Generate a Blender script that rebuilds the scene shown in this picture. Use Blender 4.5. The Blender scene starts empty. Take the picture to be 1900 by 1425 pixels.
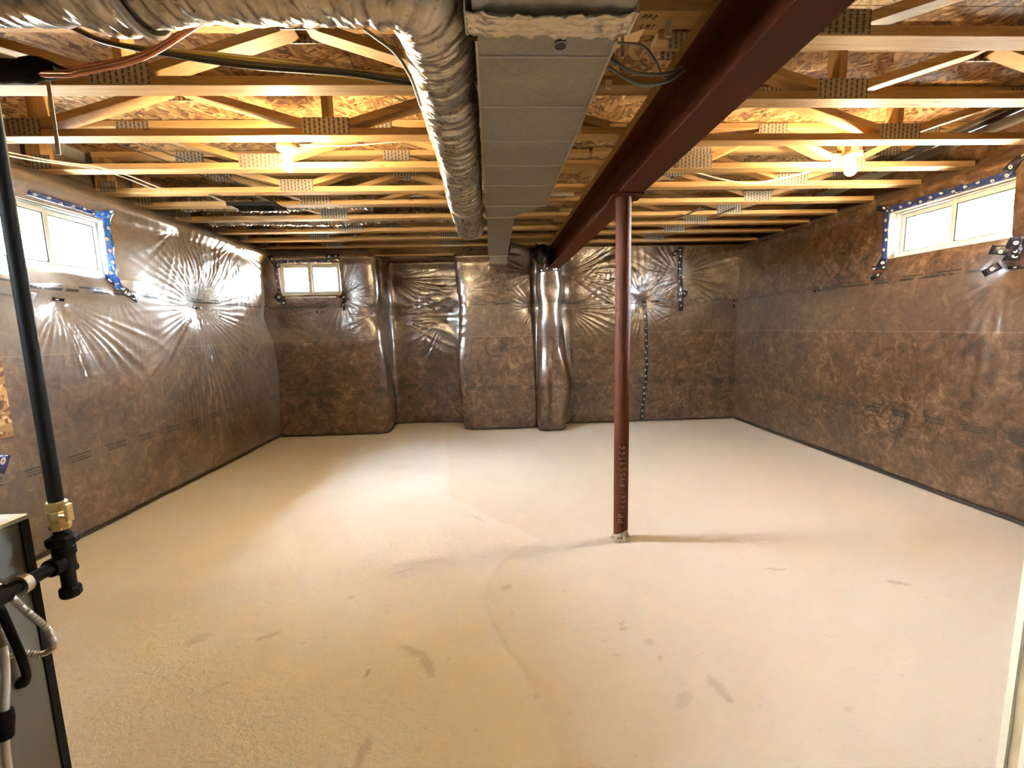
import bpy, math, random
import numpy as np
from mathutils import Vector, Matrix

random.seed(7)
RNG = np.random.default_rng(11)
C = bpy.context.scene
COL = C.collection

# ------------------------------------------------------------------ camera
CAM_Z = 1.34
F_PX, YAW, PITCH, ROLL = 801.56, 0.0413286591, 0.127497857, -0.0231344617
cy, sy, cp, sp = math.cos(YAW), math.sin(YAW), math.cos(PITCH), math.sin(PITCH)
fwd = Vector((sy*cp, cy*cp, -sp)); r0 = Vector((cy, -sy, 0)); u0 = r0.cross(fwd)
rgt = r0*math.cos(ROLL) + u0*math.sin(ROLL); upv = -r0*math.sin(ROLL) + u0*math.cos(ROLL)
cam_data = bpy.data.cameras.new('camera'); cam = bpy.data.objects.new('camera', cam_data); COL.objects.link(cam)
cam_data.sensor_fit = 'HORIZONTAL'; cam_data.sensor_width = 36; cam_data.lens = F_PX/1900*36
cam_data.clip_start = .02; cam_data.clip_end = 200
M = Matrix.Identity(4)
for i in range(3):
    M[i][0] = rgt[i]; M[i][1] = upv[i]; M[i][2] = -fwd[i]
M.translation = Vector((0, 0, CAM_Z)); cam.matrix_world = M
C.camera = cam

# ------------------------------------------------------------------ light and exposure
w = bpy.data.worlds.new('daylight'); C.world = w; w.use_nodes = True
bg = w.node_tree.nodes['Background']; wt = w.node_tree
tc = wt.nodes.new('ShaderNodeTexCoord'); sx = wt.nodes.new('ShaderNodeSeparateXYZ'); wt.links.new(tc.outputs['Generated'], sx.inputs[0])
rp = wt.nodes.new('ShaderNodeValToRGB'); wt.links.new(sx.outputs['Z'], rp.inputs[0])      # overcast sky above, dull ground below the horizon
rp.color_ramp.elements[0].position = .0; rp.color_ramp.elements[0].color = (.16, .15, .13, 1)
rp.color_ramp.elements[1].position = .02; rp.color_ramp.elements[1].color = (.79, .885, 1.0, 1)
wt.links.new(rp.outputs[0], bg.inputs[0]); bg.inputs[1].default_value = 195
BULB = 640
BULB_COL = (1.0, .72, .39)
vs = C.view_settings; vs.view_transform = 'Standard'; vs.look = 'None'; vs.gamma = 1; vs.exposure = 1.93
vs.use_curve_mapping = False
C.cycles.max_bounces = 10; C.cycles.diffuse_bounces = 6; C.cycles.glossy_bounces = 5; C.cycles.transparent_max_bounces = 12
C.cycles.sample_clamp_indirect = 12; C.cycles.caustics_reflective = False; C.cycles.caustics_refractive = False
C.cycles.use_denoising = True


# ------------------------------------------------------------------ materials
class NT:
    def __init__(s, name):
        s.m = bpy.data.materials.new(name); s.m.use_nodes = True
        s.t = s.m.node_tree; s.n = s.t.nodes; s.b = s.n['Principled BSDF']
    def add(s, typ, **kw):
        nd = s.n.new(typ)
        for k, v in kw.items():
            if k.startswith('i_'):
                key = k[2:]; key = int(key) if key.isdigit() else key
                s.set(nd, key, v)
            else:
                setattr(nd, k, v)
        return nd
    def set(s, nd, key, v):
        inp = nd.inputs[key]
        if hasattr(v, 'is_linked') or isinstance(v, bpy.types.NodeSocket): s.t.links.new(v, inp)
        else: inp.default_value = v
    def math(s, op, a, b=0.0, c=None, clamp=False):
        nd = s.add('ShaderNodeMath', operation=op, use_clamp=clamp); s.set(nd, 0, a); s.set(nd, 1, b)
        if c is not None: s.set(nd, 2, c)
        return nd.outputs[0]
    def pos(s, scale=(1, 1, 1), src='pos'):
        if src == 'pos': v = s.add('ShaderNodeNewGeometry').outputs['Position']
        elif src == 'uv': v = s.add('ShaderNodeUVMap').outputs[0]
        else: v = s.add('ShaderNodeTexCoord').outputs[src]
        mp = s.add('ShaderNodeMapping'); s.set(mp, 'Vector', v); mp.inputs['Scale'].default_value = scale
        return mp.outputs[0]
    def noise(s, vec, scale=1, detail=4, rough=.55, dist=0):
        nd = s.add('ShaderNodeTexNoise'); s.set(nd, 'Vector', vec); nd.inputs['Scale'].default_value = scale
        nd.inputs['Detail'].default_value = detail; nd.inputs['Roughness'].default_value = rough; nd.inputs['Distortion'].default_value = dist
        return nd.outputs[0]
    def ramp(s, fac, stops):
        nd = s.add('ShaderNodeValToRGB'); s.set(nd, 0, fac); e = nd.color_ramp.elements
        while len(e) < len(stops): e.new(.5)
        for k, (p, c) in enumerate(stops):
            e[k].position = p; e[k].color = (*c, 1) if len(c) == 3 else c
        return nd.outputs[0]
    def mix(s, fac, a, b, blend='MIX'):
        nd = s.add('ShaderNodeMix', data_type='RGBA', blend_type=blend); s.set(nd, 0, fac)
        for k, v in ((6, a), (7, b)):
            s.set(nd, k, (*v, 1) if isinstance(v, tuple) and len(v) == 3 else v)
        return nd.outputs[2]
    def bump(s, h, strength=.3, dist=.01, normal=None):
        nd = s.add('ShaderNodeBump'); nd.inputs['Strength'].default_value = strength; nd.inputs['Distance'].default_value = dist
        s.set(nd, 'Height', h)
        if normal is not None: s.set(nd, 'Normal', normal)
        return nd.outputs[0]
    def P(s, **kw):
        for k, v in kw.items():
            k = k.replace('_', ' ')
            for nm in (k, k.title(), k.capitalize()):
                if nm in s.b.inputs:
                    if isinstance(v, tuple) and len(v) == 3 and 'olor' in nm: v = (*v, 1)
                    s.set(s.b, nm, v); break
            else: raise KeyError(k)
        return s.m


def simple(name, col, rough=.5, metal=0, bump=0, bscale=60, var=.12, coat=0, spec=None):
    t = NT(name); p = t.pos()
    nz = t.noise(p, bscale, 3)
    c = t.mix(nz, tuple(x*(1-var) for x in col), tuple(min(1, x*(1+var)) for x in col))
    kw = dict(Base_Color=c, Roughness=rough, Metallic=metal)
    if bump: kw['Normal'] = t.bump(nz, bump, .004)
    if coat: kw['Coat_Weight'] = coat
    if spec is not None: kw['Specular_IOR_Level'] = spec
    return t.P(**kw)


def mat_wood(name, tint=(1, 1, 1), axis=0):
    t = NT(name); sc = [26, 26, 26]; sc[axis] = 1.6
    rnd = t.add('ShaderNodeObjectInfo').outputs['Random']
    p = t.pos(tuple(sc))
    off = t.add('ShaderNodeVectorMath', operation='ADD'); t.set(off, 0, p)
    cmb = t.add('ShaderNodeCombineXYZ'); t.set(cmb, 0, t.math('MULTIPLY', rnd, 37.)); t.set(cmb, 1, t.math('MULTIPLY', rnd, 91.)); t.set(off, 1, cmb.outputs[0])
    g = t.noise(off.outputs[0], 1, 5, .6, 1.2)
    c = t.ramp(g, [(.25, (.30*tint[0], .165*tint[1], .055*tint[2])), (.5, (.44*tint[0], .27*tint[1], .108*tint[2])), (.75, (.53*tint[0], .36*tint[1], .165*tint[2]))])
    vo = t.add('ShaderNodeTexVoronoi'); t.set(vo, 'Vector', t.pos((4.2, 9, 9))); vo.inputs['Scale'].default_value = 1
    k = t.ramp(vo.outputs['Distance'], [(.0, (1, 1, 1)), (.075, (1, 1, 1)), (.12, (0, 0, 0))])
    c = t.mix(t.math('MULTIPLY', k, .6), c, (.22, .09, .025))
    hv = t.add('ShaderNodeHueSaturation'); t.set(hv, 'Color', c); t.set(hv, 'Value', t.math('MULTIPLY_ADD', rnd, .32, .84))
    return t.P(Base_Color=hv.outputs[0], Roughness=.62, Normal=t.bump(g, .25, .002))


def mat_osb():
    t = NT('osb'); p0 = t.pos((1, 1, 1))
    wn = t.add('ShaderNodeTexNoise'); t.set(wn, 'Vector', p0); wn.inputs['Scale'].default_value = 6; wn.inputs['Detail'].default_value = 1
    layers = []
    for k, (rot, sc) in enumerate(((.5, (14, 52, 30)), (-.75, (12, 46, 30)), (1.6, (13, 50, 30)))):
        mp = t.add('ShaderNodeMapping'); t.set(mp, 'Vector', p0); mp.inputs['Rotation'].default_value = (0, 0, rot); mp.inputs['Location'].default_value = (k*3.3, k*7.1, 0)
        mp2 = t.add('ShaderNodeMapping'); t.set(mp2, 'Vector', mp.outputs[0]); mp2.inputs['Scale'].default_value = sc
        vo = t.add('ShaderNodeTexVoronoi', feature='F1'); t.set(vo, 'Vector', mp2.outputs[0]); vo.inputs['Scale'].default_value = 1
        sep = t.add('ShaderNodeSeparateColor'); t.set(sep, 0, vo.outputs['Color'])
        layers.append((sep.outputs[0], sep.outputs[1], vo.outputs['Distance']))
    a, b, c_ = layers
    v = t.math('MULTIPLY_ADD', a[0], .55, t.math('MULTIPLY', b[0], .45))
    col1 = t.ramp(a[0], [(0, (.07, .028, .008)), (.35, (.20, .095, .030)), (.7, (.38, .21, .075)), (1, (.60, .41, .19))])
    col2 = t.ramp(b[0], [(0, (.06, .026, .007)), (.4, (.22, .11, .036)), (1, (.52, .33, .14))])
    col3 = t.ramp(c_[0], [(0, (.16, .08, .026)), (1, (.42, .26, .105))])
    m1 = t.mix(t.math('GREATER_THAN', b[1], .52), col1, col2)
    m2 = t.mix(t.math('GREATER_THAN', c_[1], .66), m1, col3)
    return t.P(Base_Color=m2, Roughness=.68, Normal=t.bump(t.math('ADD', v, t.math('MULTIPLY', a[2], .5)), .5, .006))


def mat_insulation():
    """brown fibreglass batts under a clear glossy poly sheet; UV = (metres along wall, height)"""
    t = NT('insulation_under_poly')
    p = t.pos()
    big = t.noise(p, 2.2, 3, .55, .6)
    sw = t.noise(p, 9.5, 6, .64, 1.2)
    fib = t.noise(p, 27, 6, .72, 2.0)
    s = t.math('ADD', t.math('MULTIPLY', sw, .55), t.math('ADD', t.math('MULTIPLY', fib, .3), t.math('MULTIPLY', big, .22)))
    c = t.ramp(s, [(.41, (.015, .0055, .002)), (.47, (.038, .0165, .0068)), (.53, (.070, .0355, .0155)), (.60, (.125, .070, .036)), (.70, (.27, .175, .10))])
    uv = t.add('ShaderNodeUVMap').outputs[0]; sp_ = t.add('ShaderNodeSeparateXYZ'); t.set(sp_, 0, uv)
    u, v = sp_.outputs[0], sp_.outputs[1]
    wob = t.noise(p, 1.3, 2); v2 = t.math('ADD', v, t.math('MULTIPLY_ADD', wob, .03, -.015))
    # doubled, milkier strip where two sheets lap
    lap = t.math('MULTIPLY', t.math('GREATER_THAN', v2, 1.245), t.math('LESS_THAN', v2, 1.655))
    c = t.mix(t.math('MULTIPLY', lap, .40), c, (.094, .062, .038))
    edge = t.math('MULTIPLY', t.math('GREATER_THAN', v2, 1.239), t.math('LESS_THAN', v2, 1.248))
    c = t.mix(t.math('MULTIPLY', edge, .30), c, (.26, .20, .14))
    hz = t.add('ShaderNodeVertexColor'); hz.layer_name = 'painted_haze'; hs = t.add('ShaderNodeSeparateColor'); t.set(hs, 0, hz.outputs[0])   # milky film and daylight veil painted into colour, mostly up the left wall
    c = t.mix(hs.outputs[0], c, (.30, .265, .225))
    # fine rows of printed dashes on the sheet
    def row(z0, hw):
        return t.math('LESS_THAN', t.math('ABSOLUTE', t.math('SUBTRACT', v2, z0)), hw)
    fr = t.math('FRACT', t.math('MULTIPLY', u, 3.6)); word = t.math('LESS_THAN', fr, .62)
    fr2 = t.math('FRACT', t.math('MULTIPLY', u, 43.)); gap = t.math('GREATER_THAN', t.math('ADD', fr2, t.noise(p, 60, 1)), .52)
    word = t.math('MULTIPLY', word, gap)
    word2 = t.math('MULTIPLY', word, t.math('GREATER_THAN', fr, .06))
    ink = t.math('ADD', t.math('MULTIPLY', t.math('MULTIPLY', row(.574, .006), 1.), word),
                 t.math('ADD', t.math('MULTIPLY', row(.556, .0045), word2), t.math('MULTIPLY', row(.538, .006), word2)), clamp=True)
    ink2 = t.math('ADD', t.math('MULTIPLY', row(1.690, .006), word), t.math('MULTIPLY', row(1.666, .009), t.math('GREATER_THAN', t.math('ADD', t.noise(p, 7, 2), .35), .8)), clamp=True)
    c = t.mix(t.math('MULTIPLY', t.math('ADD', ink, ink2, clamp=True), .93), c, (.008, .008, .004))
    crn = t.noise(t.pos((1, 1, .4)), 36, 4, .6, 1.6)
    crb = t.noise(p, 9, 2, .5, .6)
    nrm = t.bump(t.math('ADD', t.math('MULTIPLY', crn, .35), crb), .42, .012)
    rough = t.math('MULTIPLY_ADD', t.noise(p, 5, 2), .12, .06)
    return t.P(Base_Color=c, Roughness=.34, Specular_IOR_Level=.7, Coat_Weight=.9, Coat_Roughness=rough, Coat_IOR=1.5, Coat_Normal=nrm, Sheen_Weight=.07, Sheen_Roughness=.35)


def mat_concrete():
    t = NT('concrete_floor'); p = t.pos()
    n1 = t.noise(p, 1.1, 5, .6, .4); n2 = t.noise(p, 7, 6, .6); n3 = t.noise(p, 90, 2)
    at = t.add('ShaderNodeVertexColor'); at.layer_name = 'wear'
    sepc = t.add('ShaderNodeSeparateColor'); t.set(sepc, 0, at.outputs[0])
    smooth_, stain, rough_ = sepc.outputs[0], sepc.outputs[1], sepc.outputs[2]
    c = t.ramp(n1, [(.3, (.65, .625, .575)), (.5, (.71, .685, .635)), (.7, (.745, .72, .67))])
    c = t.mix(t.math('MULTIPLY', n2, .35), c, (.62, .595, .54))
    c = t.mix(t.math('MULTIPLY', smooth_, .42), c, (.61, .545, .45))
    spots = t.ramp(t.noise(t.pos((1, 1.6, 1)), 26, 2, .4), [(.70, (0, 0, 0)), (.78, (1, 1, 1))])
    c = t.mix(t.math('MULTIPLY', spots, .22), c, (.20, .16, .115))
    c = t.mix(stain, c, (.17, .125, .085))
    h = t.math('ADD', t.math('MULTIPLY', t.noise(p, 30, 6, .65, .5), rough_), t.math('MULTIPLY', n3, .12))
    rg = t.math('MULTIPLY_ADD', n2, .22, .34)
    return t.P(Base_Color=c, Roughness=rg, Specular_IOR_Level=.45, Normal=t.bump(h, .8, .014))


def mat_foil():
    t = NT('foil_wrap')
    p = t.pos((38, 9, 18), 'uv'); n = t.noise(p, 1, 4, .6, 1.2); n2 = t.noise(t.pos((30, 30, 30)), 1, 3)
    c = t.ramp(n, [(.3, (.34, .315, .27)), (.7, (.60, .575, .52))])
    return t.P(Base_Color=c, Metallic=1.0, Roughness=t.math('MULTIPLY_ADD', n2, .18, .20), Normal=t.bump(n, .14, .004))


def mat_galv():
    t = NT('galvanised_sheet')
    vo = t.add('ShaderNodeTexVoronoi'); t.set(vo, 'Vector', t.pos((1, 1, 1))); vo.inputs['Scale'].default_value = 70
    sep = t.add('ShaderNodeSeparateColor'); t.set(sep, 0, vo.outputs['Color'])
    n = t.noise(t.pos((2, 12, 2)), 1, 4)
    f = t.math('ADD', t.math('MULTIPLY', sep.outputs[0], .35), t.math('MULTIPLY', n, .65))
    c = t.ramp(f, [(.2, (.29, .28, .24)), (.8, (.39, .37, .32))])
    return t.P(Base_Color=c, Metallic=.85, Roughness=t.math('MULTIPLY_ADD', f, .15, .38))


def mat_red_steel():
    t = NT('red_oxide_primer'); p = t.pos(); n = t.noise(p, 5, 5, .6); n2 = t.noise(p, 55, 3)
    c = t.ramp(n, [(.3, (.050, .0095, .0018)), (.6, (.078, .0155, .0028)), (.8, (.105, .023, .0055))])
    sc = t.ramp(t.noise(t.pos((4, 16, 4)), 3, 3), [(.71, (0, 0, 0)), (.74, (1, 1, 1))])
    c = t.mix(t.math('MULTIPLY', sc, .3), c, (.33, .19, .13))
    return t.P(Base_Color=c, Roughness=t.math('MULTIPLY_ADD', n, .2, .5), Specular_IOR_Level=.18, Normal=t.bump(n2, .12, .002))


def mat_plate():
    """toothed truss plate: rows of punched slots; UV in metres"""
    t = NT('truss_plate_steel')
    uv = t.add('ShaderNodeUVMap').outputs[0]; s = t.add('ShaderNodeSeparateXYZ'); t.set(s, 0, uv)
    fu = t.math('FRACT', t.math('MULTIPLY', s.outputs[0], 1/.026)); odd = t.math('FLOOR', t.math('MULTIPLY', s.outputs[0], 1/.026))
    fv = t.math('FRACT', t.math('ADD', t.math('MULTIPLY', s.outputs[1], 1/.024), t.math('MULTIPLY', odd, .5)))
    a = t.math('LESS_THAN', t.math('ABSOLUTE', t.math('SUBTRACT', fu, .5)), .20); b = t.math('LESS_THAN', t.math('ABSOLUTE', t.math('SUBTRACT', fv, .5)), .40)
    sl = t.math('MULTIPLY', a, b)
    n = t.noise(t.pos(), 40, 3)
    c = t.mix(sl, t.ramp(n, [(.3, (.36, .34, .30)), (.7, (.50, .475, .43))]), (.12, .085, .05))
    return t.P(Base_Color=c, Metallic=t.math('MULTIPLY_ADD', sl, -.7, .75), Roughness=.42, Normal=t.bump(t.math('SUBTRACT', 1., sl), .6, .003))


def mat_tape(name, col):
    """sheathing tape with round white marks; UV in metres"""
    t = NT(name)
    uv = t.add('ShaderNodeUVMap').outputs[0]; s = t.add('ShaderNodeSeparateXYZ'); t.set(s, 0, uv)
    su = t.math('MULTIPLY', s.outputs[0], 1/.082); sv = t.math('MULTIPLY', s.outputs[1], 1/.06)
    odd = t.math('FLOOR', su)
    du = t.math('MULTIPLY', t.math('SUBTRACT', t.math('FRACT', su), .5), .082)
    jv = t.math('MULTIPLY', t.math('SINE', t.math('MULTIPLY', odd, 2.1)), .012)
    dv = t.math('SUBTRACT', t.math('MULTIPLY', t.math('SUBTRACT', t.math('FRACT', sv), .5), .06), jv)
    d = t.math('SQRT', t.math('ADD', t.math('MULTIPLY', du, du), t.math('MULTIPLY', dv, dv)))
    dot = t.math('LESS_THAN', d, .0125); ring = t.math('MULTIPLY', t.math('GREATER_THAN', d, .004), dot)
    n = t.noise(t.pos(), 45, 3, .6, 1)
    c = t.mix(t.math('MULTIPLY', ring, .8), t.mix(n, tuple(x*.7 for x in col), tuple(x*1.3 for x in col)), (.62, .60, .56))
    return t.P(Base_Color=c, Roughness=.22, Coat_Weight=.3, Normal=t.bump(n, .5, .01))


def mat_glass():
    t = NT('window_glass'); tr = t.add('ShaderNodeBsdfTransparent'); gl = t.add('ShaderNodeBsdfGlossy'); gl.inputs['Roughness'].default_value = .02
    tr.inputs[0].default_value = (.96, .98, .97, 1)
    mx = t.add('ShaderNodeMixShader'); mx.inputs[0].default_value = .06
    t.t.links.new(tr.outputs[0], mx.inputs[1]); t.t.links.new(gl.outputs[0], mx.inputs[2])
    t.t.links.new(mx.outputs[0], t.n['Material Output'].inputs[0]); return t.m


def mat_emit(name, col, strength):
    t = NT(name); e = t.add('ShaderNodeEmission'); e.inputs[0].default_value = (*col, 1); e.inputs[1].default_value = strength
    t.t.links.new(e.outputs[0], t.n['Material Output'].inputs[0]); return t.m


def mat_clear_tube():
    t = NT('clear_vinyl'); n = t.noise(t.pos(), 30, 2)
    return t.P(Base_Color=t.mix(n, (.55, .53, .47), (.68, .66, .6)), Roughness=.15, Coat_Weight=.6)


WOOD = mat_wood('pine_along'); WOODV = mat_wood('pine_upright', (.97, .95, .92), 2)
OSB = mat_osb(); INS = mat_insulation(); CONC = mat_concrete(); FOIL = mat_foil(); GALV = mat_galv(); RED = mat_red_steel()
PLATE = mat_plate(); TAPE_K = mat_tape('black_tape', (.012, .013, .022)); TAPE_B = mat_tape('blue_tape', (.012, .11, .52))
TAPE_N = mat_tape('navy_tape', (.02, .03, .12))
GLASS = mat_glass(); VINYL = simple('white_vinyl', (.42, .455, .455), .4, var=.04); WALLCONC = simple('poured_concrete', (.30, .29, .27), .85, bump=.3)
BLACK = simple('black_iron', (.006, .0055, .005), .6, var=.3, bump=.15, spec=.12); RUBBER = simple('black_foam', (.008, .007, .006), .8, bump=.3, bscale=40, spec=.1)
ABS = simple('black_abs', (.010, .010, .010), .22, var=.1); COPPER = simple('copper', (.62, .27, .15), .26, .95, var=.2, bscale=20)
BRASS = simple('brass', (.62, .44, .17), .32, .9); WHITE = simple('white_cable', (.72, .69, .62), .45); YELLOW = simple('yellow_cable', (.52, .42, .10), .5)
GREYC = simple('grey_cable', (.20, .20, .19), .5); BLACKC = simple('black_cable', (.02, .02, .02), .45); PORC = simple('porcelain', (.82, .78, .70), .25, var=.03)
FURN = simple('furnace_paint', (.17, .165, .14), .5, .2, var=.06, bscale=200, bump=.05); STEEL = simple('steel', (.55, .53, .49), .35, .9)
FOILTAPE = simple('foil_tape', (.72, .66, .54), .33, .75, bump=.9, bscale=38); DRY = simple('drywall', (.46, .39, .28), .8, var=.05)
PVC = simple('white_pvc', (.80, .74, .62), .35, var=.03); CAULK = simple('black_sealant', (.022, .016, .011), .5, var=.4, bump=.6, bscale=30)
POLY = simple('poly_edge', (.20, .165, .125), .3, var=.2, bump=.5, bscale=25, coat=.6); CHALK = simple('white_chalk', (.36, .28, .24), .9)
CLEAR = mat_clear_tube(); BLKPOLY = simple('black_poly', (.007, .006, .006), .38, var=.3, bump=.9, bscale=22)
BULBM = mat_emit('lit_bulb_glass', BULB_COL, BULB); STAINW = simple('stained_stud', (.34, .24, .13), .8, var=.5, bscale=14)
STRAPM = simple('grey_strap', (.40, .385, .36), .5)


# ------------------------------------------------------------------ building helpers
def tag(o, label=None, cat=None, group=None, kind=None):
    for k, v in (('label', label), ('category', cat), ('group', group), ('kind', kind)):
        if v: o[k] = v
    return o


def empty(name, loc=(0, 0, 0)):
    o = bpy.data.objects.new(name, None); COL.objects.link(o); o.location = loc; o.empty_display_size = .05
    return o


def link_mesh(name, me, mat, parent=None, org=(0, 0, 0)):
    o = bpy.data.objects.new(name, me); COL.objects.link(o)
    if parent is not None:
        o.parent = parent
    else:
        o.location = org
    if mat is not None and not me.materials: me.materials.append(mat)
    return o


def root_org(parent):
    v = Vector((0, 0, 0))
    while parent is not None:
        v += parent.location; parent = parent.parent
    return v


class MB:
    """collects shapes in world coordinates and links them as one mesh"""
    def __init__(s): s.v = []; s.f = []; s.uv = {}
    def box(s, x0, x1, y0, y1, z0, z1):
        b = len(s.v); s.v += [(x0, y0, z0), (x1, y0, z0), (x1, y1, z0), (x0, y1, z0), (x0, y0, z1), (x1, y0, z1), (x1, y1, z1), (x0, y1, z1)]
        for q in ((0, 3, 2, 1), (4, 5, 6, 7), (0, 1, 5, 4), (1, 2, 6, 5), (2, 3, 7, 6), (3, 0, 4, 7)): s.f.append(tuple(b+i for i in q))
        return s
    def bar(s, a, c, wy, h):
        """flat bar from a to c (both x,z in a plane y=ym): width wy along y, thickness h"""
        a, c = Vector(a), Vector(c); d = (c-a).normalized(); n = Vector((-d.z, 0, d.x)); b = len(s.v)
        for p in (a, c):
            for sy_, sn in ((-1, -1), (1, -1), (1, 1), (-1, 1)):
                s.v.append(tuple(p + Vector((0, sy_*wy/2, 0)) + n*sn*h/2))
        for q in ((0, 1, 2, 3), (7, 6, 5, 4), (0, 4, 5, 1), (1, 5, 6, 2), (2, 6, 7, 3), (3, 7, 4, 0)): s.f.append(tuple(b+i for i in q))
        return s
    def tube(s, pts, r, seg=10, caps=True, bumpf=None):
        pts = [Vector(p) for p in pts]; n = len(pts); b = len(s.v)
        rr = r if hasattr(r, '__len__') else [r]*n
        tang = [(pts[min(i+1, n-1)]-pts[max(i-1, 0)]).normalized() for i in range(n)]
        a = Vector((0, 0, 1)) if abs(tang[0].z) < .9 else Vector((1, 0, 0))
        nx = tang[0].cross(a).normalized(); L = 0
        for i in range(n):
            if i:
                nx = (nx - tang[i]*nx.dot(tang[i])).normalized(); L += (pts[i]-pts[i-1]).length
            ny = tang[i].cross(nx)
            for k in range(seg):
                th = 2*math.pi*k/seg
                q = rr[i] + (bumpf(L, th) if bumpf else 0)
                s.uv[len(s.v)] = (L, k/seg)
                s.v.append(tuple(pts[i] + nx*math.cos(th)*q + ny*math.sin(th)*q))
        for i in range(n-1):
            for k in range(seg):
                k2 = (k+1) % seg
                s.f.append((b+i*seg+k, b+i*seg+k2, b+(i+1)*seg+k2, b+(i+1)*seg+k))
        if caps:
            s.f.append(tuple(b+k for k in reversed(range(seg)))); s.f.append(tuple(b+(n-1)*seg+k for k in range(seg)))
        return s
    def lathe(s, c, prof, axis='z', seg=20):
        """prof: list of (r, h) along the axis from c"""
        b = len(s.v); c = Vector(c)
        ax = {'z': ((1, 0, 0), (0, 1, 0), (0, 0, 1)), 'x': ((0, 1, 0), (0, 0, 1), (1, 0, 0)), 'y': ((0, 0, 1), (1, 0, 0), (0, 1, 0))}[axis]
        e1, e2, e3 = map(Vector, ax)
        for r, h in prof:
            for k in range(seg):
                th = 2*math.pi*k/seg; s.v.append(tuple(c + e3*h + e1*math.cos(th)*r + e2*math.sin(th)*r))
        for i in range(len(prof)-1):
            for k in range(seg):
                k2 = (k+1) % seg; s.f.append((b+i*seg+k, b+i*seg+k2, b+(i+1)*seg+k2, b+(i+1)*seg+k))
        s.f.append(tuple(b+k for k in reversed(range(seg)))); s.f.append(tuple(b+(len(prof)-1)*seg+k for k in range(seg)))
        return s
    def build(s, name, mat, parent=None, bevel=0, smooth=False, org=None):
        o_ = root_org(parent) if parent is not None else Vector(org or (0, 0, 0))
        me = bpy.data.meshes.new(name)
        me.from_pydata([(x-o_.x, y-o_.y, z-o_.z) for x, y, z in s.v], [], s.f); me.update()
        if s.uv:
            ul = me.uv_layers.new(name='UVMap')
            for lp in me.loops: ul.data[lp.index].uv = s.uv.get(lp.vertex_index, (0, 0))
        if smooth:
            me.polygons.foreach_set('use_smooth', [True]*len(me.polygons))
            if hasattr(me, 'set_sharp_from_angle'): me.set_sharp_from_angle(angle=math.radians(50))
        o = link_mesh(name, me, mat, parent, o_ if parent is None else (0, 0, 0))
        if bevel:
            m = o.modifiers.new('bevel', 'BEVEL'); m.width = bevel; m.segments = 1 if bevel < .004 else 2; m.limit_method = 'ANGLE'
        return o


def box(name, b, mat, parent=None, bevel=0): return MB().box(*b).build(name, mat, parent, bevel)


def spline(pts, n=12):
    """Catmull-Rom through the points"""
    P_ = [Vector(p) for p in pts]; P_ = [P_[0]*2-P_[1]] + P_ + [P_[-1]*2-P_[-2]]; out = []
    for i in range(1, len(P_)-2):
        a, b, c, d = P_[i-1:i+3]
        for k in range(n):
            t = k/n; out.append(.5*((2*b) + (c-a)*t + (2*a-5*b+4*c-d)*t*t + (3*b-a-3*c+d)*t**3))
    out.append(P_[-2]); return out


def cable(name, label, pts, r, mat, cat='cable', group=None, seg=8, n=10):
    o = MB().tube(spline(pts, n), r, seg).build(name, mat, None, smooth=True, org=pts[0])
    return tag(o, label, cat, group)


# numpy value noise
_tab = RNG.random((256, 256))
def vnoise(x, y):
    xi = np.floor(x).astype(int); yi = np.floor(y).astype(int); fx = x-xi; fy = y-yi
    fx = fx*fx*(3-2*fx); fy = fy*fy*(3-2*fy)
    g = lambda a, b: _tab[a % 256, b % 256]
    return (g(xi, yi)*(1-fx)+g(xi+1, yi)*fx)*(1-fy) + (g(xi, yi+1)*(1-fx)+g(xi+1, yi+1)*fx)*fy - .5
def sstep(a, b, x):
    t = np.clip((x-a)/(b-a), 0, 1); return t*t*(3-2*t)


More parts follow.
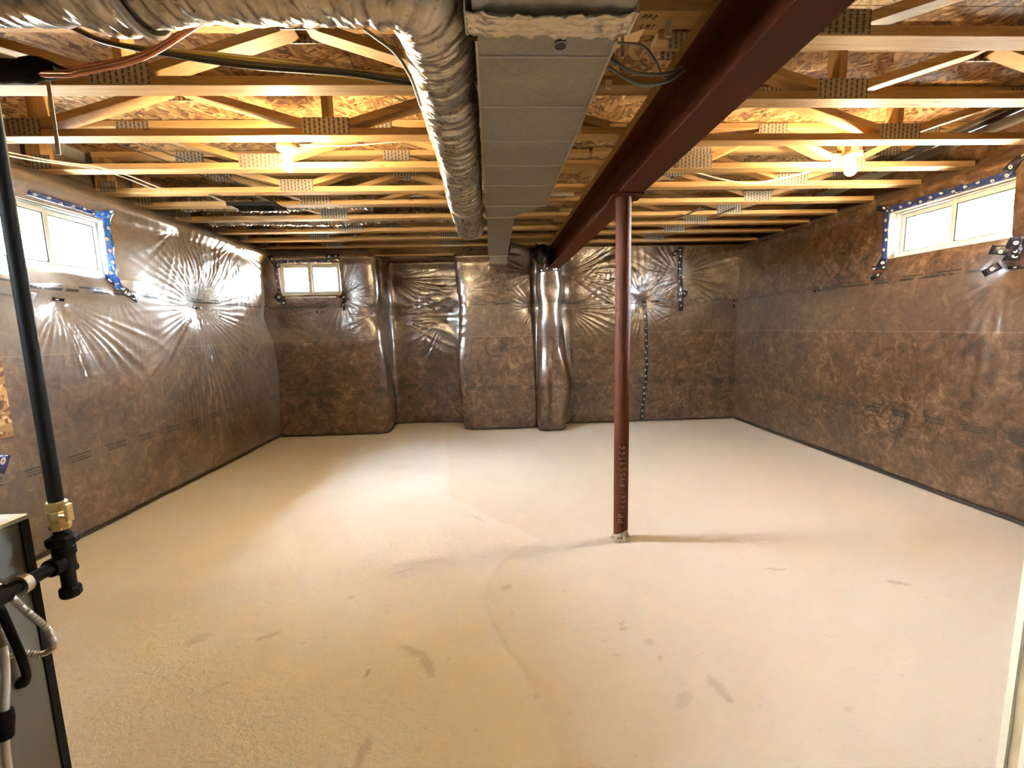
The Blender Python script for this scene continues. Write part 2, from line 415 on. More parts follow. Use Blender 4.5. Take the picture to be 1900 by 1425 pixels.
# ------------------------------------------------------------------ insulated walls
class Wall:
    """surface of a batt-and-poly wall: plan path, inward offset field, rectangular window openings in (s, z)"""
    def __init__(s, path, off, warp=None):
        s.path = np.array(path, float); d = np.hypot(*np.diff(s.path, axis=0).T); s.s = np.concatenate([[0], np.cumsum(d)])
        tg = np.gradient(s.path, s.s, axis=0); tg /= np.hypot(tg[:, 0], tg[:, 1])[:, None]
        s.nr = np.stack([tg[:, 1], -tg[:, 0]], 1); s.off = off; s.warp = warp
    def at(s, S, Z, lift=0):
        S = np.asarray(S, float); Z = np.asarray(Z, float)
        x = np.interp(S, s.s, s.path[:, 0]); y = np.interp(S, s.s, s.path[:, 1])
        nx = np.interp(S, s.s, s.nr[:, 0]); ny = np.interp(S, s.s, s.nr[:, 1]); nl = np.hypot(nx, ny)
        o = s.off(S, Z) + lift; X = x+nx/nl*o; Y = y+ny/nl*o
        if s.warp: dx, dy = s.warp(S, Z, X, Y); X = X+dx; Y = Y+dy
        return np.stack([X, Y, Z+0*X], -1)
    def mesh(s, name, S, Zs, holes=(), mat=None, parent=None, painted_haze=None):
        SS, ZZ = np.meshgrid(S, Zs, indexing='ij'); P_ = s.at(SS, ZZ).reshape(-1, 3); ns, nz = SS.shape
        idx = np.arange(ns*nz).reshape(ns, nz)
        q = np.stack([idx[:-1, :-1], idx[1:, :-1], idx[1:, 1:], idx[:-1, 1:]], -1)
        cs = (SS[:-1, :-1]+SS[1:, 1:])/2; cz = (ZZ[:-1, :-1]+ZZ[1:, 1:])/2
        keep = np.ones(cs.shape, bool)
        for a, b, c, d in holes: keep &= ~((cs > a) & (cs < b) & (cz > c) & (cz < d))
        q = q[keep]
        me = bpy.data.meshes.new(name)
        me.vertices.add(len(P_)); me.vertices.foreach_set('co', P_.ravel())
        me.loops.add(q.size); me.loops.foreach_set('vertex_index', q.ravel().astype(np.int32))
        me.polygons.add(len(q)); me.polygons.foreach_set('loop_start', np.arange(0, q.size, 4, dtype=np.int32))
        me.polygons.foreach_set('use_smooth', np.ones(len(q), bool))
        me.update(calc_edges=True); me.validate()
        uv = np.stack([SS.ravel(), ZZ.ravel()], -1)[q.ravel()]
        ul = me.uv_layers.new(name='UVMap'); ul.data.foreach_set('uv', uv.ravel().astype(np.float32))
        if painted_haze is not None:
            hz = np.clip(painted_haze(SS, ZZ), 0, 1).ravel(); ca = me.color_attributes.new('painted_haze', 'FLOAT_COLOR', 'POINT'); ca.data.foreach_set('color', np.stack([hz]*3+[np.ones_like(hz)], -1).ravel().astype(np.float32))
        return link_mesh(name, me, mat, parent)
    def strip(s, name, pts, width, mat, parent, lift=.004, n=None, jag=.0):
        """tape stuck on the wall along points (s, z)"""
        pts = [np.array(p, float) for p in pts]; L = sum(np.hypot(*(b-a)) for a, b in zip(pts, pts[1:])); n = n or max(4, int(L/.02))
        dd = np.concatenate([[0], np.cumsum([np.hypot(*(b-a)) for a, b in zip(pts, pts[1:])])])
        tt = np.linspace(0, L, n); cs = np.interp(tt, dd, [p[0] for p in pts]); cz = np.interp(tt, dd, [p[1] for p in pts])
        ts = np.gradient(cs, tt); tz = np.gradient(cz, tt); k = 4; V = []; UV = []
        for i in range(n):
            for j in range(k+1):
                o = (j/k-.5)*width*(1+jag*random.uniform(-1, 1)); V.append(s.at(cs[i]-tz[i]*o, cz[i]+ts[i]*o, lift*(1 + .5*random.random()))); UV.append((tt[i], (j/k)*.06))
        m = MB(); m.v = [tuple(map(float, v)) for v in V]; m.uv = dict(enumerate(UV))
        for i in range(n-1):
            for j in range(k): a = i*(k+1)+j; m.f.append((a, a+k+1, a+k+2, a+1))
        o = m.build(name, mat, parent, smooth=True)
        sd = o.modifiers.new('thick', 'SOLIDIFY'); sd.thickness = .0015; sd.offset = 0
        return o


def dimple(S, Z, s0, z0, depth=.05, R0=.16, R=.5, n=46, amp=.009, seed=0, lo=None, hi=None, squash=1.0):
    """sheet pinned to the wall at (s0, z0): funnel plus radiating folds, limited to angles lo..hi (degrees, 90 = up)"""
    ds = S-s0; dz = (Z-z0)*squash; r = np.hypot(ds, dz)+1e-6; th = np.arctan2(dz, ds)
    fun = -depth*np.exp(-r/R0)
    ph = th*n + 3.5*vnoise(th*5+seed*9.1+20, r*3+seed)
    am = .35+1.5*np.clip(vnoise(th*6+seed*3.7+40, r*0+seed+.5)+.25, 0, 1)
    ridge = 1-np.abs(np.sin(ph/2))**.7
    g = np.clip(r/.10, 0, 1)*np.exp(-(r/R)**2)
    if lo is not None:
        deg = (np.degrees(th)-lo) % 360; wdt = hi-lo
        g = g*sstep(0, 18, deg)*(1-sstep(wdt-18, wdt, deg))
    return fun + amp*am*(ridge-.4)*g*np.clip(.5+r/R, .5, 1.2)


def hole_dist(S, Z, h):
    a, b, c, d = h
    return np.hypot(np.maximum(np.maximum(a-S, S-b), 0), np.maximum(np.maximum(c-Z, Z-d), 0))


def grid_axis(a, b, step, extra=()):
    v = list(np.linspace(a, b, max(2, int((b-a)/step)+1))); 
    for e in extra: v = [x for x in v if abs(x-e) > step*.45] + [e]
    return np.array(sorted(v))


def liner(wall, name, hole, depth_pt, parent, mat):
    """return of the opening: from the sheet's cut edge back to the window frame; depth_pt(s, z) gives the frame-plane point"""
    a, b, c, d = hole; m = MB(); n = 24
    loop = [(a+(b-a)*i/n, c) for i in range(n)] + [(b, c+(d-c)*i/n) for i in range(n)] + [(b-(b-a)*i/n, d) for i in range(n)] + [(a, d-(d-c)*i/n) for i in range(n)]
    for (s_, z_) in loop:
        p = wall.at(s_, z_); q = np.array(depth_pt(s_, z_))
        for k in range(5):
            t = k/4; m.v.append(tuple(map(float, p*(1-t)+q*t)))
    N = len(loop)
    for i in range(N):
        for k in range(4):
            a_ = i*5+k; b_ = ((i+1) % N)*5+k; m.f.append((a_, b_, b_+1, a_+1))
    return m.build(name, mat, parent, smooth=True)


XL, XR = -2.81, 3.39
ZT = 2.62
# ---- left wall : s = Y
HL = (2.72, 3.44, 1.79, 2.20); HL2 = (-.95, -.13, 1.79, 2.20)  # second opening belongs to the added window behind the camera
def off_left(S, Z):
    o = .035*vnoise(S*1.3+3, Z*1.4) + .012*vnoise(S*5+9, Z*5)
    o = o + .05*np.exp(-((Z-1.95)/.3)**2)*np.exp(-((S-4.35)/.55)**2) + .03*np.exp(-((Z-.75)/.5)**2)
    o = o + dimple(S, Z, 4.35, 1.61, .085, .17, .62, 58, .017, 1)
    o = o + dimple(S, Z, 4.35, 1.61, 0, .2, 1.15, 58, .011, 1, 200, 340)
    o = o + dimple(S, Z, 3.03, 1.60, .075, .16, .75, 44, .016, 2, 185, 355)
    o = o + dimple(S, Z, 3.42, 1.70, .045, .10, .24, 26, .008, 3)
    o = o + dimple(S, Z, 4.17, 2.30, .06, .14, .45, 34, .012, 4, 190, 345)
    o = o + dimple(S, Z, 5.05, 2.33, .06, .16, .75, 40, .017, 5, 185, 355) + dimple(S, Z, 4.35, 1.61, 0, .17, 1.0, 58, .012, 1, -25, 75)
    o = o + dimple(S, Z, 5.58, 1.52, .10, .16, .5, 30, .008, 6)
    st = np.sin((S*62 + 9*vnoise(S*2, Z*1.6) + 5*(Z-.6)*(S-4.2)))
    o = o + .0042*(1-np.abs(st))*np.exp(-((Z-.75)/.48)**2)*sstep(3.0, 3.7, S)*(1-sstep(5.3, 5.6, S))*(.4+1.2*np.clip(vnoise(S*3, Z*2+7)+.4, 0, 1))
    d = hole_dist(S, Z, HL); o = o - .03*np.exp(-d/.05) + .045*np.exp(-((d-.11)/.08)**2)*(Z < 1.79)
    o = o - .16*sstep(2.33, 2.50, Z) + .05*np.exp(-((Z-2.31)/.06)**2)
    o = o - .02*sstep(.10, 0, Z)
    o = o - .05*sstep(5.5, 5.7, S)*sstep(1.2, 1.6, Z)*(1-sstep(2.2, 2.4, Z))
    return o
WL = Wall([(XL, y) for y in np.linspace(-2.7, 5.80, 200)], lambda S, Z: off_left(S-2.7, Z))
SL = lambda y: y+2.7
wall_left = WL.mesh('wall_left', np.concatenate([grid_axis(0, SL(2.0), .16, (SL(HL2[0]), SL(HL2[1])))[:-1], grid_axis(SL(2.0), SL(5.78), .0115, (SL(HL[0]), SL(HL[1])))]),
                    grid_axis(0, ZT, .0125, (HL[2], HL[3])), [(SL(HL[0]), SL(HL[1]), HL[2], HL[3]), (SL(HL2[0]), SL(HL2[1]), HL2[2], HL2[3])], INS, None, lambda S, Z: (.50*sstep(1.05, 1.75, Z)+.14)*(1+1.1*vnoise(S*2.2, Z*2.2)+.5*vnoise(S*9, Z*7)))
tag(wall_left, 'left wall of brown insulation batts under clear wrinkled poly', kind='structure')

# ---- right wall : s runs from the back towards the camera, s = 6.0 - Y
HR = (2.80, 3.69, 1.86, 2.24)
def off_right(S, Z):
    Y = 6.0-S
    o = .02*vnoise(Y*1.2+30, Z*1.3) + .007*vnoise(Y*5+19, Z*5)
    o = o + dimple(Y, Z, 4.455, 1.655, .025, .10, .22, 26, .006, 11) + dimple(Y, Z, 2.78, 1.645, .045, .14, .55, 34, .014, 12, 190, 350)
    o = o + dimple(Y, Z, 2.80, 1.82, .03, .10, .25, 24, .006, 13) + dimple(Y, Z, 3.70, 1.82, .03, .10, .22, 24, .006, 14)
    o = o + .003*np.sin(Y*70+8*vnoise(Y*3, Z*2))*np.exp(-((Z-1.1)/.25)**2)*np.exp(-((Y-2.8)/.5)**2)
    d = hole_dist(Y, Z, HR); o = o - .02*np.exp(-d/.05)
    o = o - .15*sstep(2.34, 2.50, Z) + .03*np.exp(-((Z-2.33)/.05)**2) - .015*sstep(.08, 0, Z)
    return o
WR = Wall([(XR, 6.0-s_) for s_ in np.linspace(0, 8.7, 200)], off_right)
SR = lambda y: 6.0-y
wall_right = WR.mesh('wall_right', np.concatenate([grid_axis(SR(5.98), SR(2.2), .017, (SR(HR[0]), SR(HR[1]))), np.linspace(SR(2.2), SR(-2.7), 30)[1:]]),
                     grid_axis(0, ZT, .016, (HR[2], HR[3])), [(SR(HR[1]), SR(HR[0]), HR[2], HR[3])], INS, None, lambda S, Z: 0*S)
tag(wall_right, 'right wall of brown insulation batts under clear poly', kind='structure')

# ---- back wall
plan = [(-2.98, 5.66), (-2.2, 5.655), (-1.56, 5.65), (-1.45, 5.68), (-1.425, 5.78), (-1.45, 6.12), (-1.44, 6.235), (-1.36, 6.26), (-.52, 6.235), (-.44, 6.21), (-.425, 6.12), (-.475, 5.86), (-.46, 5.76),
        (-.38, 5.715), (-.1, 5.70), (.46, 5.70), (.545, 5.72), (.575, 5.80), (.565, 5.70), (.585, 5.59), (.66, 5.54), (.74, 5.53), (.83, 5.545), (.895, 5.61), (.915, 5.78), (.94, 5.89), (1.02, 5.90), (1.12, 5.89), (2.2, 5.895), (3.50, 5.91)]
pp = np.array(plan)
for _ in range(3):
    a, b = pp[:-1], pp[1:]; q = np.empty((2*len(a), 2)); q[0::2] = .75*a+.25*b; q[1::2] = .25*a+.75*b; pp = np.vstack([pp[:1], q, pp[-1:]])
dd = np.concatenate([[0], np.cumsum(np.hypot(*np.diff(pp, axis=0).T))]); tt = np.linspace(0, dd[-1], 900)
pp = np.stack([np.interp(tt, dd, pp[:, 0]), np.interp(tt, dd, pp[:, 1])], 1)
def SB(x, ymax=6.4):
    k = np.argmin(np.abs(pp[:, 0]-x) + 10*(pp[:, 1] > ymax)); return float(WB.s[k])
HBX = (-2.66, -1.91, 1.82, 2.21)
def off_back(S, Z):
    x = np.interp(S, WB.s, pp[:, 0]); y = np.interp(S, WB.s, pp[:, 1])
    o = .030*vnoise(S*1.7+50, Z*1.5+5) + .011*vnoise(S*5+59, Z*5)
    for k, (sx, z0, dep, R0, R, n, amp, lo, hi) in enumerate(DB):
        o = o + dimple(S, Z, sx, z0, dep, R0, R, n, amp, 21+k, lo, hi)
    d = hole_dist(S, Z, HB); o = o - .025*np.exp(-d/.05)
    right = sstep(1.0, 1.1, x)
    o = o - (.20*sstep(2.30, 2.40, Z) - .03*np.exp(-((Z-2.27)/.05)**2))*(1-right)
    pil = sstep(.56, .6, x)*(1-sstep(.9, .94, x))
    o = o - .02*sstep(.12, 0, Z)*(1-pil)
    o = o + .012*np.sin(Z*9+1)*pil
    lump = .02*np.abs(np.sin(Z*22+4*vnoise(Z*4, S*3)))*np.exp(-((x+.44)/.07)**2)*sstep(.8, 1.3, Z)*(y < 5.95)
    return o - lump*.4
def warp_back(S, Z, X, Y):
    x = np.interp(S, WB.s, pp[:, 0]); y = np.interp(S, WB.s, pp[:, 1])
    e1 = np.exp(-((x+1.44)/.10)**2)*(y < 6.0)
    dx = e1*(-.055*np.exp(-((Z-1.56)/.10)**2) + .05*np.exp(-((Z-.55)/.5)**2) + .02*np.exp(-((Z-1.95)/.2)**2) - .05*sstep(2.2, 2.36, Z))
    e2 = np.exp(-((x+.44)/.10)**2)*(y < 6.0)
    dx = dx + e2*(.02*np.sin(Z*5.0) + .05*sstep(.35, .05, Z))
    pl = sstep(.50, .57, x)*(1-sstep(.68, .76, x)); pr = sstep(.74, .84, x)*(1-sstep(1.0, 1.06, x))
    wv = .035*np.exp(-((Z-1.85)/.14)**2) - .015*np.exp(-((Z-1.48)/.16)**2) + .10*np.exp(-((Z-.55)/.42)**2)
    dx = dx - pl*(.012*np.exp(-((Z-1.85)/.14)**2) - .01*np.exp(-((Z-1.5)/.2)**2)) + pr*wv
    dy = -.05*(pl+pr)*np.exp(-((Z-.5)/.5)**2)
    return dx, dy
WB = Wall(pp, off_back, None)
HB = (SB(HBX[0]), SB(HBX[1]), HBX[2], HBX[3])
DB = [(SB(-2.20), 1.625, .05, .12, .30, 24, .008, 10, 170), (SB(-2.68), 1.78, .04, .10, .28, 26, .008, None, None), (SB(-1.90), 1.79, .045, .10, .32, 30, .011, None, None),
      (SB(-2.75), 1.52, .07, .16, .45, 24, .008, -70, 40), (SB(-1.5), 1.56, .05, .12, .28, 24, .010, 120, 250),
      (SB(-1.40, 7), 2.06, .05, .15, .85, 40, .016, -60, 30), (SB(-1.38, 7), 1.55, .05, .15, .75, 36, .014, -50, 50), (SB(-.44, 7)-.25, 1.50, .05, .15, .60, 34, .015, 120, 265),
      (SB(.54), 1.60, .07, .16, .48, 34, .013, 110, 260), (SB(.55), 2.05, .05, .15, .4, 30, .012, 120, 230), (SB(-.40), 1.85, .0, .15, .55, 44, .012, -50, 50),
      (SB(1.00), 2.05, .06, .15, .85, 46, .015, -50, 40), (SB(1.02), 1.60, .06, .15, .65, 40, .013, -65, 50), (SB(2.05), 1.66, .05, .13, .50, 40, .014, None, None),
      (SB(2.56), 2.0, .025, .12, .42, 34, .012, None, None), (SB(2.62), 1.56, .03, .12, .35, 30, .010, 120, 300), (SB(1.6), 2.30, .03, .15, .5, 30, .010, 190, 350)]
WB.warp = warp_back
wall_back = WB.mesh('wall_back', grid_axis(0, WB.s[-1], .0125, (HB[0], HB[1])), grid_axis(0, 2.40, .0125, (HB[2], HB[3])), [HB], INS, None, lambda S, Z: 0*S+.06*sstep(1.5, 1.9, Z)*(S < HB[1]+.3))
tag(wall_back, 'back wall of bulging insulation batts under clear poly with a narrow wrapped pilaster', kind='structure')

# ---- concrete and rim behind the batts, the wall behind the camera
def shell(parent, name, axis, a, b, lo, hi, hole=None):
    m = MB(); z0, z1 = -.1, 2.82
    if hole:
        parts = []; e = lo
        for h0, h1, hz0, hz1 in sorted(hole if isinstance(hole, list) else [hole]): parts += [(e, h0, z0, z1), (h0, h1, z0, hz0), (h0, h1, hz1, z1)]; e = h1
        parts.append((e, hi, z0, z1))
    else: parts = [(lo, hi, z0, z1)]
    for p0, p1, q0, q1 in parts:
        if axis == 'x': m.box(a, b, p0, p1, q0, q1)
        else: m.box(p0, p1, a, b, q0, q1)
    return m.build(name, WALLCONC, parent)
shell(wall_left, 'concrete_wall', 'x', -3.16, -3.0, -2.9, 6.7, [(2.62, 3.56, 1.74, 2.26), (-1.05, -.03, 1.74, 2.26)])
shell(wall_right, 'concrete_wall', 'x', 3.56, 3.72, -2.9, 6.7, (2.72, 3.76, 1.82, 2.29))
shell(wall_back, 'concrete_wall', 'y', 6.45, 6.6, -3.0, 3.56, (-2.76, -1.84, 1.77, 2.27))
wall_front = MB().box(-3.0, 3.56, -2.9, -2.72, -.1, 2.82).build('wall_front', WALLCONC); tag(wall_front, 'concrete wall behind the camera', kind='structure')
# block of wall filling the depth between batts and concrete at the back window
for nm, b in (('window_buck', (-2.78, -1.82, 5.80, 6.45, 1.72, 1.77)), ('window_buck', (-2.78, -1.82, 5.80, 6.45, 2.27, 2.32)), ('window_buck', (-2.81, -2.76, 5.80, 6.45, 1.72, 2.32)), ('window_buck', (-1.84, -1.79, 5.80, 6.45, 1.72, 2.32))):
    box(nm, b, WOOD, wall_back)
box('rim_board', (-3.0, 3.56, 6.40, 6.45, 2.40, 2.70), WOOD, wall_back)

# ---- window returns
liner(WL, 'window_return', (SL(HL[0]), SL(HL[1]), HL[2], HL[3]), lambda s_, z_: (-2.905, (s_-2.7-3.08)*1.12+3.085, (z_-1.995)*1.03+2.0), wall_left, POLY)
liner(WL, 'window_return', (SL(HL2[0]), SL(HL2[1]), HL2[2], HL2[3]), lambda s_, z_: (-2.905, s_-2.7, z_), wall_left, POLY)
liner(WR, 'window_return', (SR(HR[1]), SR(HR[0]), HR[2], HR[3]), lambda s_, z_: (3.48, (6.0-s_), z_), wall_right, POLY)
liner(WB, 'window_return', HB, lambda s_, z_: (HBX[0]+(s_-HB[0])/(HB[1]-HB[0])*(HBX[1]-HBX[0])-.03, 5.76, z_+.01), wall_back, POLY)

# ---- windows: frame, two sashes, panes
def window(idx, axis, plane, lo, hi, z0, z1, sgn, label, n):
    """plane = inner face of the frame; sgn = outward direction"""
    root = MB(); fw, d = .035, .07
    def bx(m, p0, p1, q0, q1, d0, d1):
        e0, e1 = sorted((plane+sgn*d0, plane+sgn*d1))
        return m.box(e0, e1, p0, p1, q0, q1) if axis == 'x' else m.box(p0, p1, e0, e1, q0, q1)
    for a in ((lo, lo+fw, z0, z1), (hi-fw, hi, z0, z1), (lo+fw, hi-fw, z0, z0+fw), (lo+fw, hi-fw, z1-fw, z1)): bx(root, *a, 0, d)
    o = root.build('window_%d' % n, VINYL, None, bevel=.003); tag(o, label, kind='structure')
    mid = (lo+hi)/2; sw_ = .036
    for k, (a, b, dd_) in enumerate(((lo+fw, mid+.012, .012), (mid-.012, hi-fw, .036))):
        m = MB()
        for q in ((a, a+sw_, z0+fw, z1-fw), (b-sw_, b, z0+fw, z1-fw), (a+sw_, b-sw_, z0+fw, z0+fw+sw_), (a+sw_, b-sw_, z1-fw-sw_, z1-fw)): bx(m, *q, dd_, dd_+.022)
        so = m.build('sash', VINYL, o, bevel=.002)
        bx(MB(), a+sw_, b-sw_, z0+fw+sw_, z1-fw-sw_, dd_+.009, dd_+.012).build('pane', GLASS, so)
        m = MB(); g = .006; a2, b2, q2, q3 = a+sw_, b-sw_, z0+fw+sw_, z1-fw-sw_
        for q in ((a2, a2+g, q2, q3), (b2-g, b2, q2, q3), (a2+g, b2-g, q2, q2+g), (a2+g, b2-g, q3-g, q3)): bx(m, *q, dd_+.002, dd_+.008)
        m.build('gasket', RUBBER, so)
    return o
window(0, 'x', -2.905, 2.66, 3.53, 1.775, 2.235, -1, 'white sliding basement window in the left wall, glaring with daylight', 1)
window(0, 'x', -2.905, -.99, -.09, 1.775, 2.235, -1, 'added unseen window in the left wall behind the viewpoint, for extra daylight', 4)  # invented window out of view, added to brighten the near floor
window(0, 'y', 5.76, -2.72, -1.91, 1.80, 2.25, 1, 'small white sliding window high in the back wall', 2)
window(0, 'x', 3.475, 2.77, 3.715, 1.845, 2.262, 1, 'white sliding basement window high in the right wall', 3)

# ---- tape on and around the poly
def tl(pts, wd=.06, mat=TAPE_K, nm='seam_tape', jag=.1): return WL.strip(nm, [(SL(y), z) for y, z in pts], wd, mat, wall_left, jag=jag)
def tr(pts, wd=.06, mat=TAPE_K, nm='seam_tape', jag=.1): return WR.strip(nm, [(SR(y), z) for y, z in pts], wd, mat, wall_right, jag=jag)
def tb(pts, wd=.06, mat=TAPE_K, nm='seam_tape', jag=.1): return WB.strip(nm, [(SB(x), z) for x, z in pts], wd, mat, wall_back, jag=jag)
def rev_tape(parent, axis, face, p, e0, e1, z0, z1, mat):
    """tape folded into an opening on one jamb: flat piece with its own thickness"""
    m = MB()
    if axis == 'x': m.box(e0, e1, p-.002, p+.002, z0, z1)
    else: m.box(p-.002, p+.002, e0, e1, z0, z1)
    n = len(m.v); m.uv = {i: (m.v[i][2], ((m.v[i][0 if axis == 'x' else 1]-e0)/(e1-e0))*.06) for i in range(n)}
    return m.build('jamb_tape', mat, parent)
tl([(3.455, 1.70), (3.46, 2.26)], .05, TAPE_B, 'jamb_tape'); tl([(3.37, 2.225), (3.47, 2.255)], .045, TAPE_B)
tl([(3.40, 1.80), (3.455, 1.71), (3.50, 1.68)], .055, TAPE_K); tl([(3.47, 1.685), (3.60, 1.635)], .05, TAPE_K)
tl([(2.73, 1.76), (2.80, 1.73)], .06, TAPE_B); tl([(2.72, 1.70), (2.80, 1.655)], .06, TAPE_K); tl([(2.62, 1.63), (2.84, 1.60)], .045, GREYC, 'seam_tape')
tl([(2.99, 1.602), (3.07, 1.598)], .018, TAPE_K, 'pin_tape', 0); tl([(4.30, 1.612), (4.42, 1.606)], .018, TAPE_K, 'pin_tape', 0); tl([(2.90, 2.235), (3.37, 2.228)], .03, TAPE_N)
tl([(2.36, .70), (2.50, .64)], .10, TAPE_N)
tr([(3.705, 1.82), (3.71, 2.27)], .045, TAPE_N, 'jamb_tape'); tr([(2.80, 2.262), (3.15, 2.268), (3.70, 2.262)], .04, TAPE_N, jag=.5)
tr([(3.70, 1.87), (3.74, 1.80)], .07, TAPE_K); tr([(3.66, 1.79), (3.80, 1.80)], .035, TAPE_K); tr([(3.70, 1.75), (3.80, 1.705)], .035, TAPE_K, jag=.3)
tr([(2.76, 1.86), (2.78, 1.71)], .10, TAPE_K, jag=.2); tr([(2.72, 1.76), (2.90, 1.80)], .06, TAPE_K); tr([(2.84, 1.69), (2.92, 1.64)], .05, TAPE_K); tr([(2.80, 1.665), (2.70, 1.66)], .022, TAPE_K)
tr([(2.84, 2.28), (2.72, 2.36)], .05, TAPE_K); tr([(3.68, 2.28), (3.78, 2.31)], .05, TAPE_K)
tr([(4.50, 1.655), (4.41, 1.655)], .018, TAPE_K, 'pin_tape', 0)
tb([(2.085, 1.67), (2.10, 1.35), (2.11, .9), (2.09, .45), (2.06, .012)], .045, TAPE_K, jag=.05)
tb([(2.555, 2.38), (2.575, 2.0), (2.60, 1.53)], .062, TAPE_K, jag=.05); tb([(2.46, 2.28), (2.54, 2.32)], .06, TAPE_K); tb([(2.66, 1.80), (2.62, 1.72)], .06, TAPE_K)
tb([(2.17, 1.665), (2.29, 1.665)], .02, TAPE_K, 'pin_tape', 0); tb([(1.97, 1.655), (1.965, 1.52)], .018, TAPE_K, 'pin_tape', 0); tb([(-2.25, 1.607), (-2.13, 1.607)], .016, TAPE_K, 'pin_tape', 0)
tb([(3.33, 1.66), (3.335, 1.54)], .02, TAPE_K, 'pin_tape', 0)
tb([(-2.72, 2.30), (-2.66, 2.16)], .065, TAPE_K); tb([(-2.70, 2.21), (-2.68, 1.88)], .025, TAPE_N, 'jamb_tape', .5); tb([(-2.73, 1.83), (-2.65, 1.76)], .09, TAPE_K, jag=.3); tb([(-2.64, 1.77), (-2.64, 1.70)], .05, TAPE_K)
tb([(-2.05, 2.285), (-1.88, 2.275)], .07, TAPE_K, jag=.3); tb([(-2.64, 2.232), (-2.0, 2.225)], .028, TAPE_N, 'head_tape', .6); tb([(-1.92, 1.82), (-1.85, 1.73)], .07, TAPE_K, jag=.4); tb([(-1.90, 1.73), (-1.885, 1.62)], .035, TAPE_K, jag=.3)
tb([(-2.62, 1.795), (-1.98, 1.79)], .02, VINYL, 'sill_tape', .3)
tb([(.60, 2.06), (.76, 2.075), (.90, 2.065)], .05, TAPE_K, jag=.2)

# ---- black sealant bead and folded poly edge along the floor
def bead(name, pts, r, mat): return tag(MB().tube(pts, r, 8).build(name, mat, None, smooth=True), kind='structure')
yy = np.linspace(1.2, 5.66, 60); bead('baseboard_left', [tuple(WL.at(SL(y), .012, .004)) for y in yy], .013, CAULK)
yy = np.linspace(5.86, 1.0, 60); bead('baseboard_right', [tuple(WR.at(SR(y), .014, .006)) for y in yy], .017, CAULK)
ss = np.linspace(SB(-2.80), SB(3.37), 260); bead('baseboard_back', [tuple(WB.at(s_, .010, .004)) for s_ in ss], .011, CAULK)

# ------------------------------------------------------------------ floor
def make_floor():
    xs = np.concatenate([np.linspace(-3.0, 3.56, 480)]); ys = np.concatenate([np.linspace(-2.72, .6, 20)[:-1], np.linspace(.6, 3.2, 210)[:-1], np.linspace(3.2, 6.45, 130)])
    X, Y = np.meshgrid(xs, ys, indexing='ij'); Zz = .004*vnoise(X*1.1, Y*1.1)
    # trowelled patch to the right of an irregular edge
    ex = np.interp(Y, [-.2, .9, 1.16, 1.32, 1.44, 1.56, 1.68, 1.84, 2.02, 2.18, 2.37, 2.52, 2.61, 3.4, 6], [.3, .2, .153, .138, .123, .081, .021, -.036, -.069, -.051, .027, .131, .258, -.4, -.7]) + .022*vnoise(Y*9, Y*0+2)
    smooth_ = sstep(-.012, .03, X-ex); rough_ = np.exp(-(((X+.75)/1.0)**2+((Y-1.9)/1.0)**2)); rough_ = np.clip(rough_*1.5, .12, 1)
    stain = np.zeros_like(X)
    for x0, y0, a, b, an, st in STAINS:
        ca, sa = math.cos(an), math.sin(an); u = (X-x0)*ca+(Y-y0)*sa; v = -(X-x0)*sa+(Y-y0)*ca
        stain = np.maximum(stain, st*1.1*(1-sstep(.45, 1.25, (u/a)**2+(v/b)**2+1.1*vnoise(X*38+x0*50, Y*38)+.5*vnoise(X*90, Y*90))))
    stain = np.maximum(stain, .22*np.exp(-((X-ex)/.014)**2)*(Y < 2.5)*np.clip(.5+1.6*vnoise(X*3, Y*5), 0, 1))
    pits = vnoise(X*22+7, Y*30)+.6*vnoise(X*55, Y*60); stain = np.maximum(stain, .28*sstep(.54, .68, pits)*rough_)
    Zz = Zz + .004*rough_*vnoise(X*14, Y*14)*(rough_ > .3)
    ns, nz = X.shape; idx = np.arange(ns*nz).reshape(ns, nz)
    q = np.stack([idx[:-1, :-1], idx[1:, :-1], idx[1:, 1:], idx[:-1, 1:]], -1).reshape(-1, 4)
    me = bpy.data.meshes.new('floor'); me.vertices.add(ns*nz); me.vertices.foreach_set('co', np.stack([X, Y, Zz-.004], -1).ravel())
    me.loops.add(q.size); me.loops.foreach_set('vertex_index', q.ravel().astype(np.int32)); me.polygons.add(len(q)); me.polygons.foreach_set('loop_start', np.arange(0, q.size, 4, dtype=np.int32))
    me.polygons.foreach_set('use_smooth', np.ones(len(q), bool)); me.update(calc_edges=True)
    ca = me.color_attributes.new('wear', 'FLOAT_COLOR', 'POINT'); ca.data.foreach_set('color', np.stack([smooth_, stain, rough_, np.ones_like(X)], -1).ravel().astype(np.float32))
    return tag(link_mesh('floor', me, CONC), 'pale concrete slab floor with scuffs and a trowelled patch', kind='structure')
